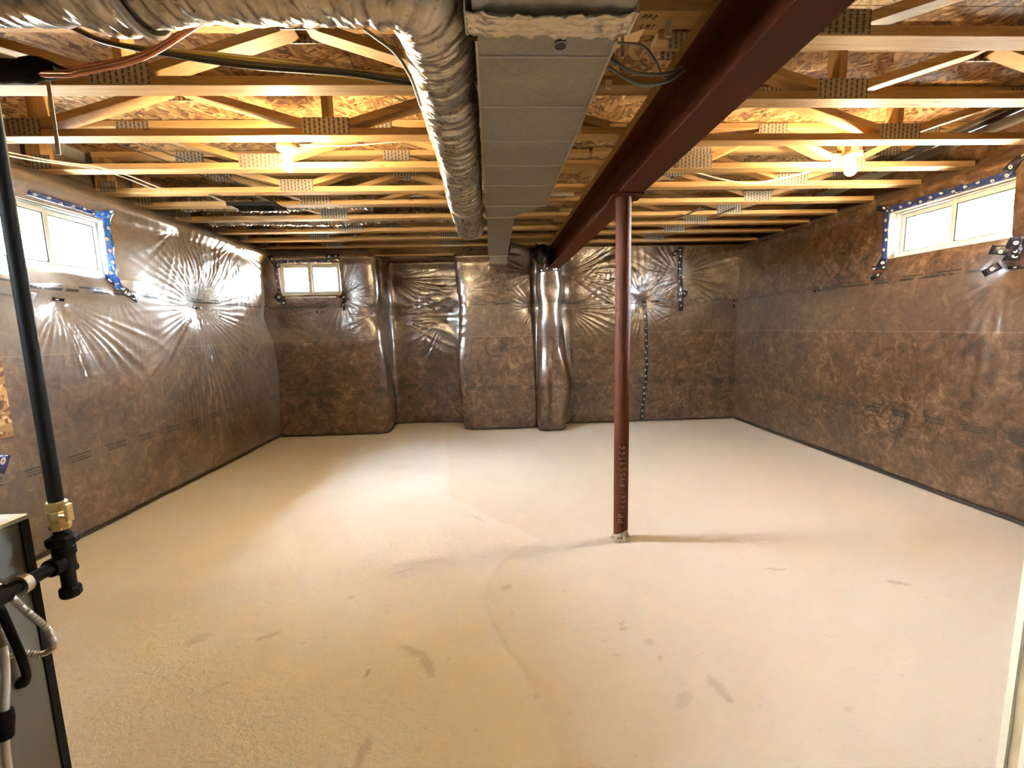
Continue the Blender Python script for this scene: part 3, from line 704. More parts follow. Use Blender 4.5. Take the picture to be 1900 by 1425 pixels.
STAINS = [(-.365, 1.68, .075, .020, -.5, .26), (-.315, 1.62, .055, .022, -.9, .28), (-.285, 1.57, .035, .016, -1.5, .24), (-.456, 1.25, .018, .07, 0, .26), (-.537, 1.574, .006, .03, -.2, .5), (.542, 1.757, .030, .012, .2, .36), (.55, 1.79, .008, .028, -.4, .3), (.634, 1.673, .024, .018, 0, .22), (.645, 1.58, .010, .012, 0, .35), (.47, 1.61, .010, .010, 0, .3),
          (1.517, 2.159, .065, .008, -.12, .32), (2.048, 1.984, .055, .016, -.35, .36), (.035, 2.113, .035, .020, .4, .3), (-.151, 2.968, .09, .012, -.9, .22), (-1.041, 1.83, .05, .018, .5, .26), (-1.346, 1.829, .06, .03, .7, .2), (-.765, 2.084, .02, .02, 0, .22), (.801, 1.429, .020, .055, .15, .25), (.81, 1.37, .014, .02, 0, .32), (.655, 1.379, .06, .02, .7, .16), (.123, 1.43, .015, .015, 0, .22), (-1.1, 1.55, .08, .010, .6, .16), (-.55, 2.3, .10, .010, .5, .14), (1.2, 1.3, .02, .010, 0, .2)]
floor = make_floor()
box('slab', (-3.1, 3.7, -2.9, 6.6, -.16, -.02), WALLCONC, floor)

# ------------------------------------------------------------------ ceiling of OSB sheets
ceiling = MB().box(-3.16, 3.72, -2.9, 6.6, 2.735, 2.84).build('ceiling', WALLCONC); tag(ceiling, 'subfloor of oriented strand board above the trusses', kind='structure')
osb_me = bpy.data.meshes.new('osb_panel')
m_ = MB().box(0, 2.436, 0, 1.216, 0, .018); osb_me.from_pydata(m_.v, [], m_.f); osb_me.materials.append(OSB)
for j in range(8):
    x0 = -3.12 - (1.22 if j % 2 else 0)
    for i in range(4):
        o = link_mesh('osb_panel', osb_me, None, ceiling); o.location = (x0+i*2.44, -2.86+j*1.22, 2.710)

# ------------------------------------------------------------------ floor trusses
ZB, ZTOP, WD, TH = 2.41, 2.706, .089, .038
plate_cache = {}
def plate_mesh(wd, h):
    if (wd, h) not in plate_cache:
        me = bpy.data.meshes.new('connector_plate'); m = MB().box(-wd/2, wd/2, -.0012, .0012, -h/2, h/2)
        me.from_pydata(m.v, [], m.f); me.materials.append(PLATE); ul = me.uv_layers.new(name='UVMap')
        for lp in me.loops:
            x, y, z = m.v[lp.vertex_index]; ul.data[lp.index].uv = (x+wd/2, z+h/2)
        plate_cache[(wd, h)] = me
    return plate_cache[(wd, h)]
def truss(label, group, Y, x0, x1, node, panel=1.53, posts=()):
    yc = Y+WD/2; t = empty('floor_truss', ((x0+x1)/2, yc, ZB)); tag(t, label, 'truss', group)
    MB().box(x0, x1, Y, Y+WD, ZB, ZB+TH).build('bottom_chord', WOOD, t, bevel=.002)
    MB().box(x0, x1, Y, Y+WD, ZTOP-TH, ZTOP).build('top_chord', WOOD, t, bevel=.002)
    zb, zt = ZB+TH-.004, ZTOP-TH+.004
    ns = [node+k*panel for k in range(-5, 6)]
    for xb in ns:
        for sg in (-1, 1):
            xt = xb+sg*(panel/2-.03); xs = xb+sg*.05
            lo, hi = sorted((xs, xt))
            if lo < x0+.03 or hi > x1-.03: continue
            MB().bar((xs, yc, zb+.012), (xt, yc, zt-.012), WD-.004, TH).build('web', WOOD, t, bevel=.0015)
        if x0+.1 < xb < x1-.1:
            for yf in (Y-.0014, Y+WD+.0014):
                p = link_mesh('connector_plate', plate_mesh(.25, .085), None, t); p.location = Vector((xb, yf, ZB+.048))-t.location
        xp = xb+panel/2
        if x0+.1 < xp < x1-.1:
            for yf in (Y-.0014, Y+WD+.0014):
                p = link_mesh('connector_plate', plate_mesh(.20, .07), None, t); p.location = Vector((xp, yf, ZTOP-.042))-t.location
    left = x0 < 0
    for xp in list(posts)+([x0+.05] if left else []):
        MB().box(xp-.019 if xp in posts else xp-.045, xp+.019 if xp in posts else xp+.045, Y+.002, Y+WD-.002, zb, zt).build('post', WOODV, t, bevel=.002)
    for xp in ((x0+.09,) if left else ()):
        p = link_mesh('connector_plate', plate_mesh(.12, .085), None, t); p.location = Vector((xp, Y-.0014, ZB+.048))-t.location
    return t
ORD = ['nearest', 'second nearest', 'third nearest', 'fourth nearest', 'fifth nearest', 'fifth farthest', 'fourth farthest', 'third farthest', 'second farthest', 'farthest']
LY = [1.609, 2.064, 2.551, 3.032, 3.511, 3.860, 4.327, 4.855, 5.287, 5.771]
LN = [-.62, -1.56, -.875, -1.486, -1.457, -1.458, -1.464, -1.483, -1.99, -2.02]
LW_ = ['passing just behind the foil wrapped duct elbow', 'with the grey strap hanging from it', 'with the left bulb hung behind it', 'right behind the left bulb', 'in front of the black grille',
       'behind the black grille', 'between the two short foil flex ducts', 'behind the farther short foil duct', 'second from the back wall', 'against the back wall']
for k, Y in enumerate(LY):
    pst = [LN[k], LN[k]-1.53] if k in (1, 2) else ([LN[k]] if k == 0 else [])
    tr_ = truss('pine floor truss left of the beam, %s' % LW_[k], 'floor trusses left of the red beam', Y, -2.93 if Y < 5.5 else -2.95, .79, LN[k], 1.53 if k != 2 else 1.615, pst)
near_truss = [o for o in bpy.data.objects if o.name == 'floor_truss'][0]
RY = [1.729, 2.182, 2.645, 3.094, 3.482, 3.915, 4.335, 4.715, 5.140, 5.640]
RN = [1.333, 1.724, 2.463, 2.520, 2.394, 2.383, 2.357, 2.2, 2.15, 2.10]
RW_ = ['nearest of the right bay', 'second nearest of the right bay', 'with the right bulb hung behind it', 'right behind the right bulb', 'meeting the beam just above the column cap',
       'sixth counted from the near end', 'seventh counted from the near end', 'third from the back wall', 'second from the back wall', 'against the back wall']
for k, Y in enumerate(RY):
    truss('pine floor truss right of the beam, %s' % RW_[k], 'floor trusses right of the red beam', Y, .81 if k != 4 else .81, 3.46, RN[k], 1.53 if k != 3 else 1.10, [RN[k]] if k in (0, 1, 2, 3) else [])

# ------------------------------------------------------------------ steel beam, plates and column
bm_ = empty('steel_beam', (.80, 1.5, 2.084)); tag(bm_, 'long red primed steel I-beam running from the camera to the back wall', 'beam')
BX0, BX1, BY0, BY1 = .726, .874, -2.6, 5.56
MB().box(BX0, BX1, BY0, BY1, 2.084, 2.096).build('bottom_flange', RED, bm_, bevel=.003)
MB().box(.796, .804, BY0, BY1, 2.096, 2.310).build('web', RED, bm_)
MB().box(BX0, BX1, BY0, BY1, 2.310, 2.322).build('top_flange', RED, bm_, bevel=.003)
MB().box(BX0+.030, BX1-.030, BY0, BY1, 2.322, 2.366).build('sill_plate', WOOD, bm_); MB().box(BX0+.033, BX1-.027, BY0, BY1, 2.366, 2.410).build('sill_plate', WOOD, bm_)
cx, cyy = .776, 2.575
cl = empty('steel_column', (cx, cyy, 0)); tag(cl, 'round red primed steel post standing on the slab under the beam', 'column')
MB().lathe((cx, cyy, .0), [(.0445, .006), (.0445, 2.074)], seg=40).build('shaft', RED, cl, smooth=True)
MB().box(cx-.075, cx+.10, cyy-.07, cyy+.07, 2.072, 2.084).build('cap_plate', RED, cl, bevel=.002)
m = MB(); m.lathe((cx, cyy, 0), [(.060, 0), (.056, .008), (.047, .020), (.0455, .05), (.0447, .07)], seg=40)
for i in range(len(m.v)):
    v = Vector(m.v[i]); a = math.atan2(v.y-cyy, v.x-cx); k = .006*math.sin(a*5+v.z*90)+.004*math.sin(a*9); h = .35+.65*(.5+.5*math.cos(a+.6))
    m.v[i] = (v.x+math.cos(a)*k*(v.z < .03), v.y+math.sin(a)*k*(v.z < .03), v.z*h)
m.build('concrete_splash', simple('cement_splash', (.36, .30, .22), .9, bump=.8, bscale=50), cl, smooth=True)
# chalk handwriting running up the post
GL = {'P': [[(0, 0), (0, 1)], [(0, 1), (.45, .95), (.5, .7), (.4, .52), (0, .5)]], 'R': [[(0, 0), (0, .95)], [(0, .95), (.4, .95), (.45, .7), (.05, .5), (.5, 0)]],
      'i': [[(.1, 0), (.12, .55)], [(.13, .8), (.15, .86)]], 'm': [[(0, .5), (.05, 0)], [(.03, .35), (.2, .55), (.27, 0)], [(.27, .35), (.45, .55), (.5, 0)]],
      'a': [[(.42, .5), (.15, .52), (.05, .2), (.25, 0), (.4, .4), (.45, 0)]], 'x': [[(0, .55), (.42, 0)], [(.42, .55), (0, 0)]], ':': [[(.1, .1), (.12, .16)], [(.12, .5), (.14, .56)]],
      '#': [[(.1, 0), (.2, .9)], [(.35, 0), (.45, .9)], [(0, .3), (.5, .34)], [(.05, .6), (.55, .64)]], '4': [[(.1, .95), (0, .4), (.5, .45)], [(.42, .9), (.38, 0)]],
      '5': [[(.5, .95), (.1, .9), (.08, .55), (.4, .5), (.45, .15), (.05, 0)]], '9': [[(.42, .6), (.2, .5), (.08, .75), (.3, .95), (.44, .7), (.36, 0)]],
      '1': [[(.1, .8), (.25, .98), (.25, 0)]], '6': [[(.42, .95), (.1, .5), (.1, .1), (.35, 0), (.42, .3), (.1, .35)]], ' ': [], '2': [[(.05, .75), (.25, .97), (.42, .75), (.05, .02), (.48, .02)]], 'L': [[(.05, 1), (.05, 0), (.45, 0)]], 'H': [[(.05, 1), (.05, 0)], [(.45, 1), (.45, 0)], [(.05, .5), (.45, .5)]]}
ch = MB(); zc = .125; lh = .040
for c_ in 'PRimaxi:#4559166':
    for st in GL[c_]:
        pts = []
        for i in range(len(st)-1):
            for k in range(5):
                t = k/4; u = st[i][0]*(1-t)+st[i+1][0]*t; v = st[i][1]*(1-t)+st[i+1][1]*t
                arc = (.5-v)*lh + .006 + .003*math.sin(zc*30); a = -math.pi/2 - .28 + arc/.0447
                pts.append((cx+math.cos(a)*.0447, cyy+math.sin(a)*.0447, zc+u*lh*1.05))
        ch.tube(pts, .0009, 4)
    zc += .034 if c_ not in 'i:' else .020
ch.build('chalk_writing', CHALK, cl)
# scrawled marks on the underside of the nearest left truss beside the beam
mk = MB()
for row, (x_, y_) in (('PP2', (.552, 1.648)), ('LH1', (.562, 1.694))):
    for c_ in row:
        for st in GL[c_]:
            pts = [(x_+u*.022+.006*v, y_-v*.022, 2.4088) for u, v in st]
            mk.tube(pts, .0011, 4)
        x_ += .019
mk.build('pencil_writing', BLACK, near_truss)

# ------------------------------------------------------------------ sheet metal trunk duct
td = empty('trunk_duct', (.18, 2.4, 2.18)); tag(td, 'grey galvanised rectangular duct hanging beside the red beam', 'duct')
DX0, DX1, DZ0, DZ1 = -.02, .386, 2.18, 2.385
def duct_section(name, y0, y1, xa0, xa1, xb0, xb1, z0=DZ0, z1=DZ1, sag=.006):
    m = MB(); n = max(2, int((y1-y0)/.03)); k = 10
    for i in range(n+1):
        t = i/n; y = y0+(y1-y0)*t; xl = xa0+(xb0-xa0)*t; xr = xa1+(xb1-xa1)*t
        ring = [(xl+(xr-xl)*j/k, z0 - sag*math.sin(math.pi*j/k)*abs(math.sin(y*10.3))) for j in range(k+1)] + [(xr, z1), (xl, z1)]
        for x, z in ring: m.v.append((x, y, z))
    q = k+3
    for i in range(n):
        for j in range(q): m.f.append((i*q+j, (i+1)*q+j, (i+1)*q+(j+1) % q, i*q+(j+1) % q))
    m.f.append(tuple(range(q))); m.f.append(tuple(reversed([n*q+j for j in range(q)])))
    return m.build(name, GALV if name != 'end_collar' else FURN, td, smooth=True)
duct_section('upstream_section', -1.2, 1.25, -.045, .40, -.03, .395, 2.165, 2.39)
duct_section('main_section', 1.25, 3.10, DX0, DX1, DX0, DX1)
duct_section('reducer', 3.10, 3.40, DX0, DX1, DX0, .19, sag=0)
duct_section('end_section', 3.40, 5.15, DX0, .19, DX0-.006, .195, sag=.002)
duct_section('end_collar', 5.15, 5.29, DX0+.008, .185, DX0+.008, .185, 2.085, 2.33, 0)
for y in (1.455, 1.76, 2.062, 2.359, 2.671):
    m = MB(); m.tube([(DX0+.004+(DX1-DX0-.008)*k/14, y+.004*math.sin(k*.45+y), DZ0-.006*math.sin(math.pi*k/14)*abs(math.sin(y*10.3))-.001) for k in range(15)], .0042, 6); m.build('seam_bead', STEEL, td, smooth=True)
for y, xe in ((3.10, DX1), (3.40, .19), (5.15, .195)):
    m = MB(); m.box(DX0-.006, xe+.006, y-.010, y+.010, DZ0-.008, DZ0+.002); m.box(DX0-.008, DX0, y-.010, y+.010, DZ0-.008, DZ1); m.box(xe, xe+.008, y-.010, y+.010, DZ0-.008, DZ1)
    m.build('drive_cleat', STEEL, td, bevel=.002)
for x in (DX0-.004, DX1+.004): MB().box(x-.004, x+.004, 1.38, 3.1, DZ0-.006, DZ0+.004).build('corner_seam', STEEL, td)
m = MB(); nx_, ny_ = 40, 12
for i in range(nx_+1):
    for j in range(ny_+1):
        x = -.05+(.455)*i/nx_; y = 1.238+.080*j/ny_ + .006*math.sin(i*.9)*(j in (0, ny_))
        m.v.append((x, y, 2.158 - .010*abs(math.sin(i*1.1+j*.9+2*math.sin(i*.5)))*random.uniform(.3, 1) - .004*(j % 4 == 0) - (.004 if .0 < x < .38 else -.004)))
for i in range(nx_):
    for j in range(ny_): a = i*(ny_+1)+j; m.f.append((a, a+1, a+ny_+2, a+ny_+1))
o = m.build('foil_tape', FOILTAPE, td, smooth=True); sd = o.modifiers.new('thick', 'SOLIDIFY'); sd.thickness = .003
for x0, x1 in ((-.052, -.046), (.400, .410)): MB().box(x0, x1, 1.236, 1.32, 2.155, 2.38).build('foil_tape', FOILTAPE, td, bevel=.002)
MB().lathe((.225, 1.392, DZ0-.0125), [(.0185, 0), (.0185, .006)], seg=20).build('test_hole', BLKPOLY, td); 
m = MB(); m.tube([(.225+.0195*math.cos(a), 1.392+.0195*math.sin(a), DZ0-.011) for a in np.linspace(0, 2*math.pi, 25)], .0018, 6); m.build('hole_rim', STEEL, td, smooth=True)
# round take-off elbow between the end of the trunk and the beam
o = MB().tube(spline([(.21, 5.05, 2.25), (.33, 5.10, 2.24), (.40, 5.22, 2.23), (.42, 5.42, 2.24)], 8), .055, 18).build('elbow_duct', GALV, None, smooth=True, org=(.21, 5.05, 2.25))
tag(o, 'small round galvanised elbow beside the end of the trunk duct', 'duct')
# crumpled black poly bunched round the beam pocket
m = MB(); pr_ = []
rs = random.Random(4)
for i in range(15):
    t = i/14
    for k in range(22):
        a = 2*math.pi*k/22; rr = (.135 if 1 < i < 13 else .07)*(1+.25*math.sin(3*a+i)+.14*rs.uniform(-1, 1))
        m.v.append((.50+.26*t+.02*math.sin(i), 5.47+math.cos(a)*rr*.42, 2.235+.03*math.sin(t*5)+math.sin(a)*rr*.75))
for i in range(14):
    for k in range(22): k2 = (k+1) % 22; m.f.append((i*22+k, i*22+k2, (i+1)*22+k2, (i+1)*22+k))
m.f.append(tuple(range(22))); m.f.append(tuple(reversed([14*22+k for k in range(22)])))
o = m.build('plastic_wrap', BLKPOLY, None, smooth=True, org=(.62, 5.53, 2.2)); tag(o, 'crumpled black plastic bunched at the far end of the beam', 'plastic')

# ------------------------------------------------------------------ foil wrapped insulated duct with an elbow
def crinkle(L, th):
    c_, n_ = math.cos(th), math.sin(th)
    a = float(vnoise(np.float64(L*52+40+1.2*c_), np.float64(2.4*n_+30+1.3*c_+L*2))); b = float(vnoise(np.float64(L*105+80), np.float64(3.5*c_+60+2*n_+L*5)))
    return .0075*a + .0028*b + .0035*math.sin(th*3+L*6)*math.sin(L*13) - .007*max(0, math.sin(L*7.1+.4+.3*math.sin(th*2)))**16
fd = empty('foil_duct', (-.15, 1.42, 2.28)); tag(fd, 'shiny foil wrapped round duct turning an elbow beside the grey trunk', 'duct')
run1 = spline([(-2.72, 1.30, 2.285), (-1.9, 1.295, 2.285), (-1.0, 1.285, 2.28), (-.45, 1.275, 2.28)], 200)
MB().tube(run1, .115, 56, True, crinkle).build('cross_run', FOIL, fd, smooth=True)
elb = spline([(-.50, 1.275, 2.28), (-.30, 1.275, 2.275), (-.185, 1.31, 2.27), (-.145, 1.45, 2.265), (-.148, 1.6, 2.262)], 60)
MB().tube(elb, .117, 56, True, lambda L, th: 1.5*crinkle(L+3, th)).build('elbow', FOIL, fd, smooth=True)
run2 = spline([(-.148, 1.52, 2.262), (-.150, 2.3, 2.245), (-.158, 2.8, 2.225), (-.165, 3.12, 2.215)], 150)
MB().tube(run2, .116, 56, True, lambda L, th: crinkle(L+7, th)).build('long_run', FOIL, fd, smooth=True)
MB().tube([(-.162, y, 2.22) for y in np.linspace(3.07, 3.16, 12)], .121, 48, True, lambda L, th: .5*crinkle(L*2, th)).build('foil_tape', FOILTAPE, fd, smooth=True)
run3 = spline([(-.165, 3.12, 2.215), (-.166, 3.45, 2.205), (-.168, 3.72, 2.20), (-.168, 3.80, 2.205), (-.166, 3.87, 2.24)], 34)
rad = [.116 if i < len(run3)-34 else .116*(1-.55*((i-len(run3)+34)/34)**2) for i in range(len(run3))]
MB().tube(run3, rad, 56, True, lambda L, th: .8*crinkle(L+11, th)).build('end_run', FOIL, fd, smooth=True)
# gathered cuff on the cross run
MB().tube([(x, 1.292, 2.284) for x in np.linspace(-1.06, -.92, 30)], [.128+.008*math.sin(i*.8) for i in range(30)], 56, True, lambda L, th: 2.0*crinkle(L*2+2, th+L)).build('gathered_cuff', FOIL, fd, smooth=True)
MB().tube([(-.905+.01*math.sin(a), 1.291+.131*math.cos(a), 2.284+.131*math.sin(a)) for a in np.linspace(math.pi*.55, math.pi*2.1, 30)], .012, 6).build('grey_strap', STRAPM, fd, smooth=True)
# flex ducts in the joist bays
def flex(label, x0, x1, y, z, r):
    pts = [(x0+(x1-x0)*k/140, y+.02*math.sin(k*.05), z+.012*math.sin(k*.07)) for k in range(141)]
    o = MB().tube(pts, r, 26, True, lambda L, th: .006*math.sin(L*150)+.004*math.sin(th*6+L*40)).build('flex_duct', FOIL, None, smooth=True, org=pts[0])
    return tag(o, label, 'duct', 'short foil ducts between the trusses')
flex('corrugated foil flex duct lying between trusses left, nearer of two', -2.75, -1.05, 4.16, 2.515, .068)
flex('smooth sagging foil flex duct between trusses left, farther of two', -2.85, -.25, 4.64, 2.50, .070)

# ------------------------------------------------------------------ lit bulbs
def lamp(label, x, y, z):
    t = empty('ceiling_lamp', (x, y, z)); tag(t, label, 'lamp', 'bare bulb lampholders')
    MB().lathe((x, y, z+.012), [(.052, 0), (.052, .05)], seg=8).build('junction_box', STEEL, t)
    MB().lathe((x, y, z-.018), [(.030, 0), (.052, .008), (.058, .018), (.058, .030)], seg=32).build('base', PORC, t, smooth=True)
    MB().lathe((x, y, z-.045), [(.022, 0), (.024, .005), (.024, .030)], seg=24).build('socket', PORC, t, smooth=True)
    prof = [(.004, -.0805)] + [(.034*math.sin(a), -.047-.034*math.cos(a)) for a in np.linspace(.25, 2.3, 12)] + [(.015, -.005), (.013, .004)]
    MB().lathe((x, y, z-.045), prof, seg=24).build('bulb', BULBM, t, smooth=True)
    return t
lamp('lit bare bulb in white lampholder, left bay of the ceiling', -1.155, 2.70, 2.398)
lamp('lit bare bulb in white lampholder, right bay near the right window', 2.345, 2.85, 2.398)

# ------------------------------------------------------------------ furnace and its gas line
fu = empty('furnace', (-1.62, .85, 0)); tag(fu, 'grey sheet metal furnace cabinet at the left edge of the view', 'furnace')
MB().box(-1.93, -1.312, .30, 1.20, .02, .845).build('cabinet', FURN, fu, bevel=.006)
MB().box(-1.935, -1.306, .295, 1.206, .845, .862).build('top_panel', GALV, fu, bevel=.003)
MB().box(-1.93, -1.312, .30, 1.20, 0, .02).build('base_frame', BLACK, fu)
MB().box(-1.316, -1.307, 1.185, 1.206, .03, .845).build('corner_edge', BLACK, fu)
MB().lathe((-1.312, 1.124, .415), [(.016, 0), (.014, .012)], 'x', 14).build('grommet', RUBBER, fu); MB().lathe((-1.312, .955, .713), [(.034, 0), (.036, .018)], 'x', 18).build('grommet', RUBBER, fu)
px, py = -1.236, 1.215
gp = empty('gas_pipe', (px, py, .63)); tag(gp, 'black iron gas pipe dropping from the trusses to the furnace', 'pipe')
MB().lathe((px, py, .885), [(.0167, 0), (.0167, 1.52)], seg=20).build('riser', BLACK, gp, smooth=True)
MB().lathe((px, py, .808), [(.022, 0), (.024, .006), (.024, .016), (.019, .020), (.021, .032), (.021, .050), (.019, .055), (.024, .060), (.024, .078), (.021, .082)], seg=8).build('brass_valve', BRASS, gp)
m = MB(); m.lathe((px+.018, py-.012, .852), [(.009, 0), (.009, .022)], 'x', 12); m.box(px+.036, px+.046, py-.022, py-.002, .835, .885); m.build('valve_handle', BRASS, gp, bevel=.002)
MB().lathe((px, py, .78), [(.0167, 0), (.0167, .035)], seg=16).build('nipple', BLACK, gp, smooth=True)
MB().lathe((px, py, .742), [(.022, 0), (.026, .003), (.026, .012), (.022, .016), (.034, .022), (.036, .026), (.036, .040), (.030, .045), (.021, .048), (.021, .055)], seg=10).build('union', BLACK, gp)
MB().lathe((px, py, .682), [(.025, 0), (.025, .010), (.022, .014), (.022, .046), (.026, .050), (.026, .060)], seg=18).build('tee', BLACK, gp, smooth=True)
MB().lathe((px, py, .625), [(.0167, 0), (.0167, .065)], seg=16).build('drip_leg', BLACK, gp, smooth=True)
MB().lathe((px, py, .604), [(.020, 0), (.025, .006), (.025, .026), (.021, .032)], seg=10).build('end_cap', BLACK, gp)
MB().tube([(px, py-.02, .713), (px, 1.03, .713)], .0167, 16).build('nipple', BLACK, gp, smooth=True)
MB().tube([(px, py-.018, .713), (px, py-.045, .713)], .025, 16).build('tee_branch', BLACK, gp, smooth=True)
m = MB(); m.tube(spline([(px, 1.06, .713), (px, 1.0, .713), (px-.02, .965, .713), (-1.30, .955, .713)], 8), .024, 16); m.build('street_elbow', BLACK, gp, smooth=True)
MB().lathe((px, 1.09, .713), [(.026, 0), (.026, .018)], 'y', 14).build('coupling_ring', STEEL, gp, smooth=True)
# armoured cable looping down the cabinet side
pts = spline([(-1.295, 1.04, .80), (-1.285, 1.095, .705), (-1.25, 1.112, .628), (-1.225, 1.126, .57), (-1.225, 1.139, .52), (-1.235, 1.142, .497), (-1.26, 1.137, .485), (-1.29, 1.124, .50), (-1.303, 1.10, .51)], 26)
o = MB().tube(pts, .0075, 10, True, lambda L, th: .0011*math.sin(L*900)).build('armoured_cable', STEEL, None, smooth=True, org=pts[0]); tag(o, 'ribbed metal armoured cable looping beside the furnace', 'cable')
o = MB().tube(spline([(-1.296, 1.07, .76), (-1.29, 1.09, .653), (-1.288, 1.102, .575), (-1.286, 1.112, .505), (-1.292, 1.122, .435), (-1.304, 1.124, .415)], 10), .0095, 10).build('dark_conduit', BLACK, None, smooth=True, org=(-1.29, 1.09, .653)); tag(o, 'dark thin conduit running down the furnace side under the armoured cable', 'cable')
o = empty('condensate_tube', (-1.27, .93, .3)); tag(o, 'clear vinyl hose with a black coupling hanging on the furnace side', 'hose')
MB().tube(spline([(-1.285, 1.078, .555), (-1.275, 1.068, .52), (-1.27, 1.056, .465), (-1.268, 1.038, .376), (-1.268, 1.027, .256), (-1.266, 1.03, .02)], 8), .008, 12).build('hose', CLEAR, o, smooth=True)
MB().tube([(-1.2685, 1.0435, .405), (-1.268, 1.040, .385), (-1.268, 1.037, .37), (-1.268, 1.034, .335)], [.015, .018, .018, .015], 14).build('coupling', RUBBER, o, smooth=True)

# OSB backing board on the left wall
bo = MB().box(-2.752, -2.735, 1.55, 2.525, .80, 1.95).build('backing_board', OSB, None, org=(-2.75, 2.0, .8), bevel=.001); tag(bo, 'strand board panel fixed to the left wall at the frame edge', 'board')

# ------------------------------------------------------------------ partition end at the right edge
wp = MB().box(1.327, 2.3, .955, .967, 0, 2.41).build('wall_partition', DRY); tag(wp, 'drywall partition end at the right edge of the view', kind='structure')
MB().box(1.333, 1.371, .930, .955, 0, 2.41).build('stud', STAINW, wp); MB().box(1.331, 2.3, .845, .930, 0, 2.41).build('inner_panel', DRY, wp); MB().box(1.323, 1.332, .952, .968, 0, 2.41).build('corner_bead', DRY, wp)

# ------------------------------------------------------------------ pipes and cables among the trusses
o = MB().tube([(3.02, 1.7, 2.535), (3.03, 2.9, 2.525), (3.03, 3.45, 2.52)], .031, 18).build('drain_pipe', ABS, None, smooth=True, org=(3.02, 1.7, 2.53)); tag(o, 'black plastic drain pipe running through the trusses at the right wall', 'pipe')
o = MB().tube([(.89, 3.70, 2.475), (2.3, 3.70, 2.475)], .030, 16).build('drain_pipe', ABS, None, smooth=True, org=(.89, 3.7, 2.475)); tag(o, 'black plastic drain pipe running between trusses just right of the beam', 'pipe')
MB().tube([(.885, 3.70, 2.475), (.955, 3.70, 2.475)], .040, 16).build('hub', ABS, o, smooth=True)
o = MB().tube([(.30, 3.72, 2.44), (.70, 3.72, 2.44)], .022, 14).build('white_pipe', PVC, None, smooth=True, org=(.3, 3.72, 2.44)); tag(o, 'short white plastic pipe between the duct reducer and the beam', 'pipe')
G1 = 'cable bundle crossing to the foil duct'
for k, (mt, nm, lb, dy, dz) in enumerate(((YELLOW, 'yellow_cable', 'yellow sheathed cable, upper of the bundle behind the foil duct', 0, .02), (BLACKC, 'black_cable', 'black sheathed cable, lowest of the bundle behind the foil duct', -.03, -.022), (GREYC, 'grey_cable', 'grey sheathed cable, middle of the bundle behind the foil duct', -.02, 0),
                                           (WHITE, 'white_cable', 'pale cable, topmost of the bundle behind the foil duct', .02, .04), (YELLOW, 'yellow_cable', 'yellow sheathed cable, lower of the bundle behind the foil duct', -.012, -.010))):
    cable(nm, lb, [(-1.66, 1.9+dy, 2.58+dz*.4), (-1.55, 1.9+dy, 2.51+dz*.3), (-1.40, 1.90+dy, 2.46+dz*.5), (-.96, 1.9+dy, 2.40+dz), (-.55, 1.9+dy*1.6, 2.36+dz*.9), (-.2, 1.92+dy, 2.345+dz), (.3, 1.92+dy, 2.41+dz*.4)], .007, mt, 'cable', G1)
cable('copper_pipe', 'copper pipe with bright shine, lower of the pair under the foil duct', [(-2.4, 1.62, 2.235), (-1.50, 1.62, 2.215), (-1.34, 1.62, 2.222), (-1.14, 1.62, 2.268), (-.96, 1.60, 2.345), (-.80, 1.58, 2.42)], .0105, COPPER, 'pipe', 'copper lines by the foil duct', 12)
cable('copper_pipe', 'copper pipe, upper of the pair under the foil duct', [(-2.4, 1.655, 2.262), (-1.50, 1.655, 2.250), (-1.34, 1.655, 2.258), (-1.14, 1.655, 2.30), (-.96, 1.63, 2.372), (-.80, 1.61, 2.44)], .0095, COPPER, 'pipe', 'copper lines by the foil duct', 12)
pts = [(-2.4+.97*k/80, 1.635, 2.232) for k in range(81)]
o = MB().tube(pts, [.036]*76+[.034, .030, .026, .022, .018], 20, True, lambda L, th: .004*math.sin(L*30+th)+.003*math.sin(th*3+L*60)).build('pipe_sleeve', RUBBER, None, smooth=True, org=pts[0]); tag(o, 'black foam sleeve around the copper pipes at upper left', 'insulation')
o = MB().box(-1.858, -1.841, 2.0585, 2.0617, 2.13, 2.45).build('hanging_strap', STRAPM, None, org=(-1.85, 2.06, 2.45)); tag(o, 'grey strap hanging loose from a left truss', 'strap')
cable('white_cable', 'white cable dropping behind the foil duct elbow', [(-.50, 1.64, 2.43), (-.36, 1.60, 2.315), (-.30, 1.60, 2.268), (-.255, 1.62, 2.20), (-.235, 1.68, 2.14)], .0055, WHITE)
cable('white_cable', 'white cable sagging between trusses left of the right bulb', [(1.30, 3.16, 2.45), (1.52, 3.2, 2.411), (1.68, 3.2, 2.370), (1.88, 3.2, 2.342), (2.08, 3.2, 2.366), (2.30, 3.2, 2.412), (2.55, 3.18, 2.46)], .0055, WHITE)
cable('white_cable', 'white cable running from the left bulb to the foil duct', [(-1.10, 2.72, 2.43), (-.85, 2.80, 2.455), (-.5, 2.85, 2.50), (-.25, 2.86, 2.52)], .0055, WHITE)
cable('black_cable', 'dark cable lying along the truss that carries the right bulb', [(.9, 2.70, 2.480), (1.2, 2.69, 2.457), (1.7, 2.69, 2.4545), (2.2, 2.70, 2.4545)], .006, BLACKC)
G2 = 'loose wires between duct and beam'
cable('grey_cable', 'thin grey wire arching highest between duct and beam', [(.36, 1.62, 2.34), (.43, 1.6, 2.306), (.54, 1.6, 2.295), (.59, 1.6, 2.244), (.63, 1.62, 2.204), (.70, 1.66, 2.26)], .0042, GREYC, 'wire', G2)
cable('grey_cable', 'grey cable sagging in the middle between duct and beam', [(.36, 1.62, 2.29), (.42, 1.6, 2.255), (.52, 1.6, 2.209), (.625, 1.6, 2.206), (.70, 1.64, 2.25)], .0055, GREYC, 'wire', G2)
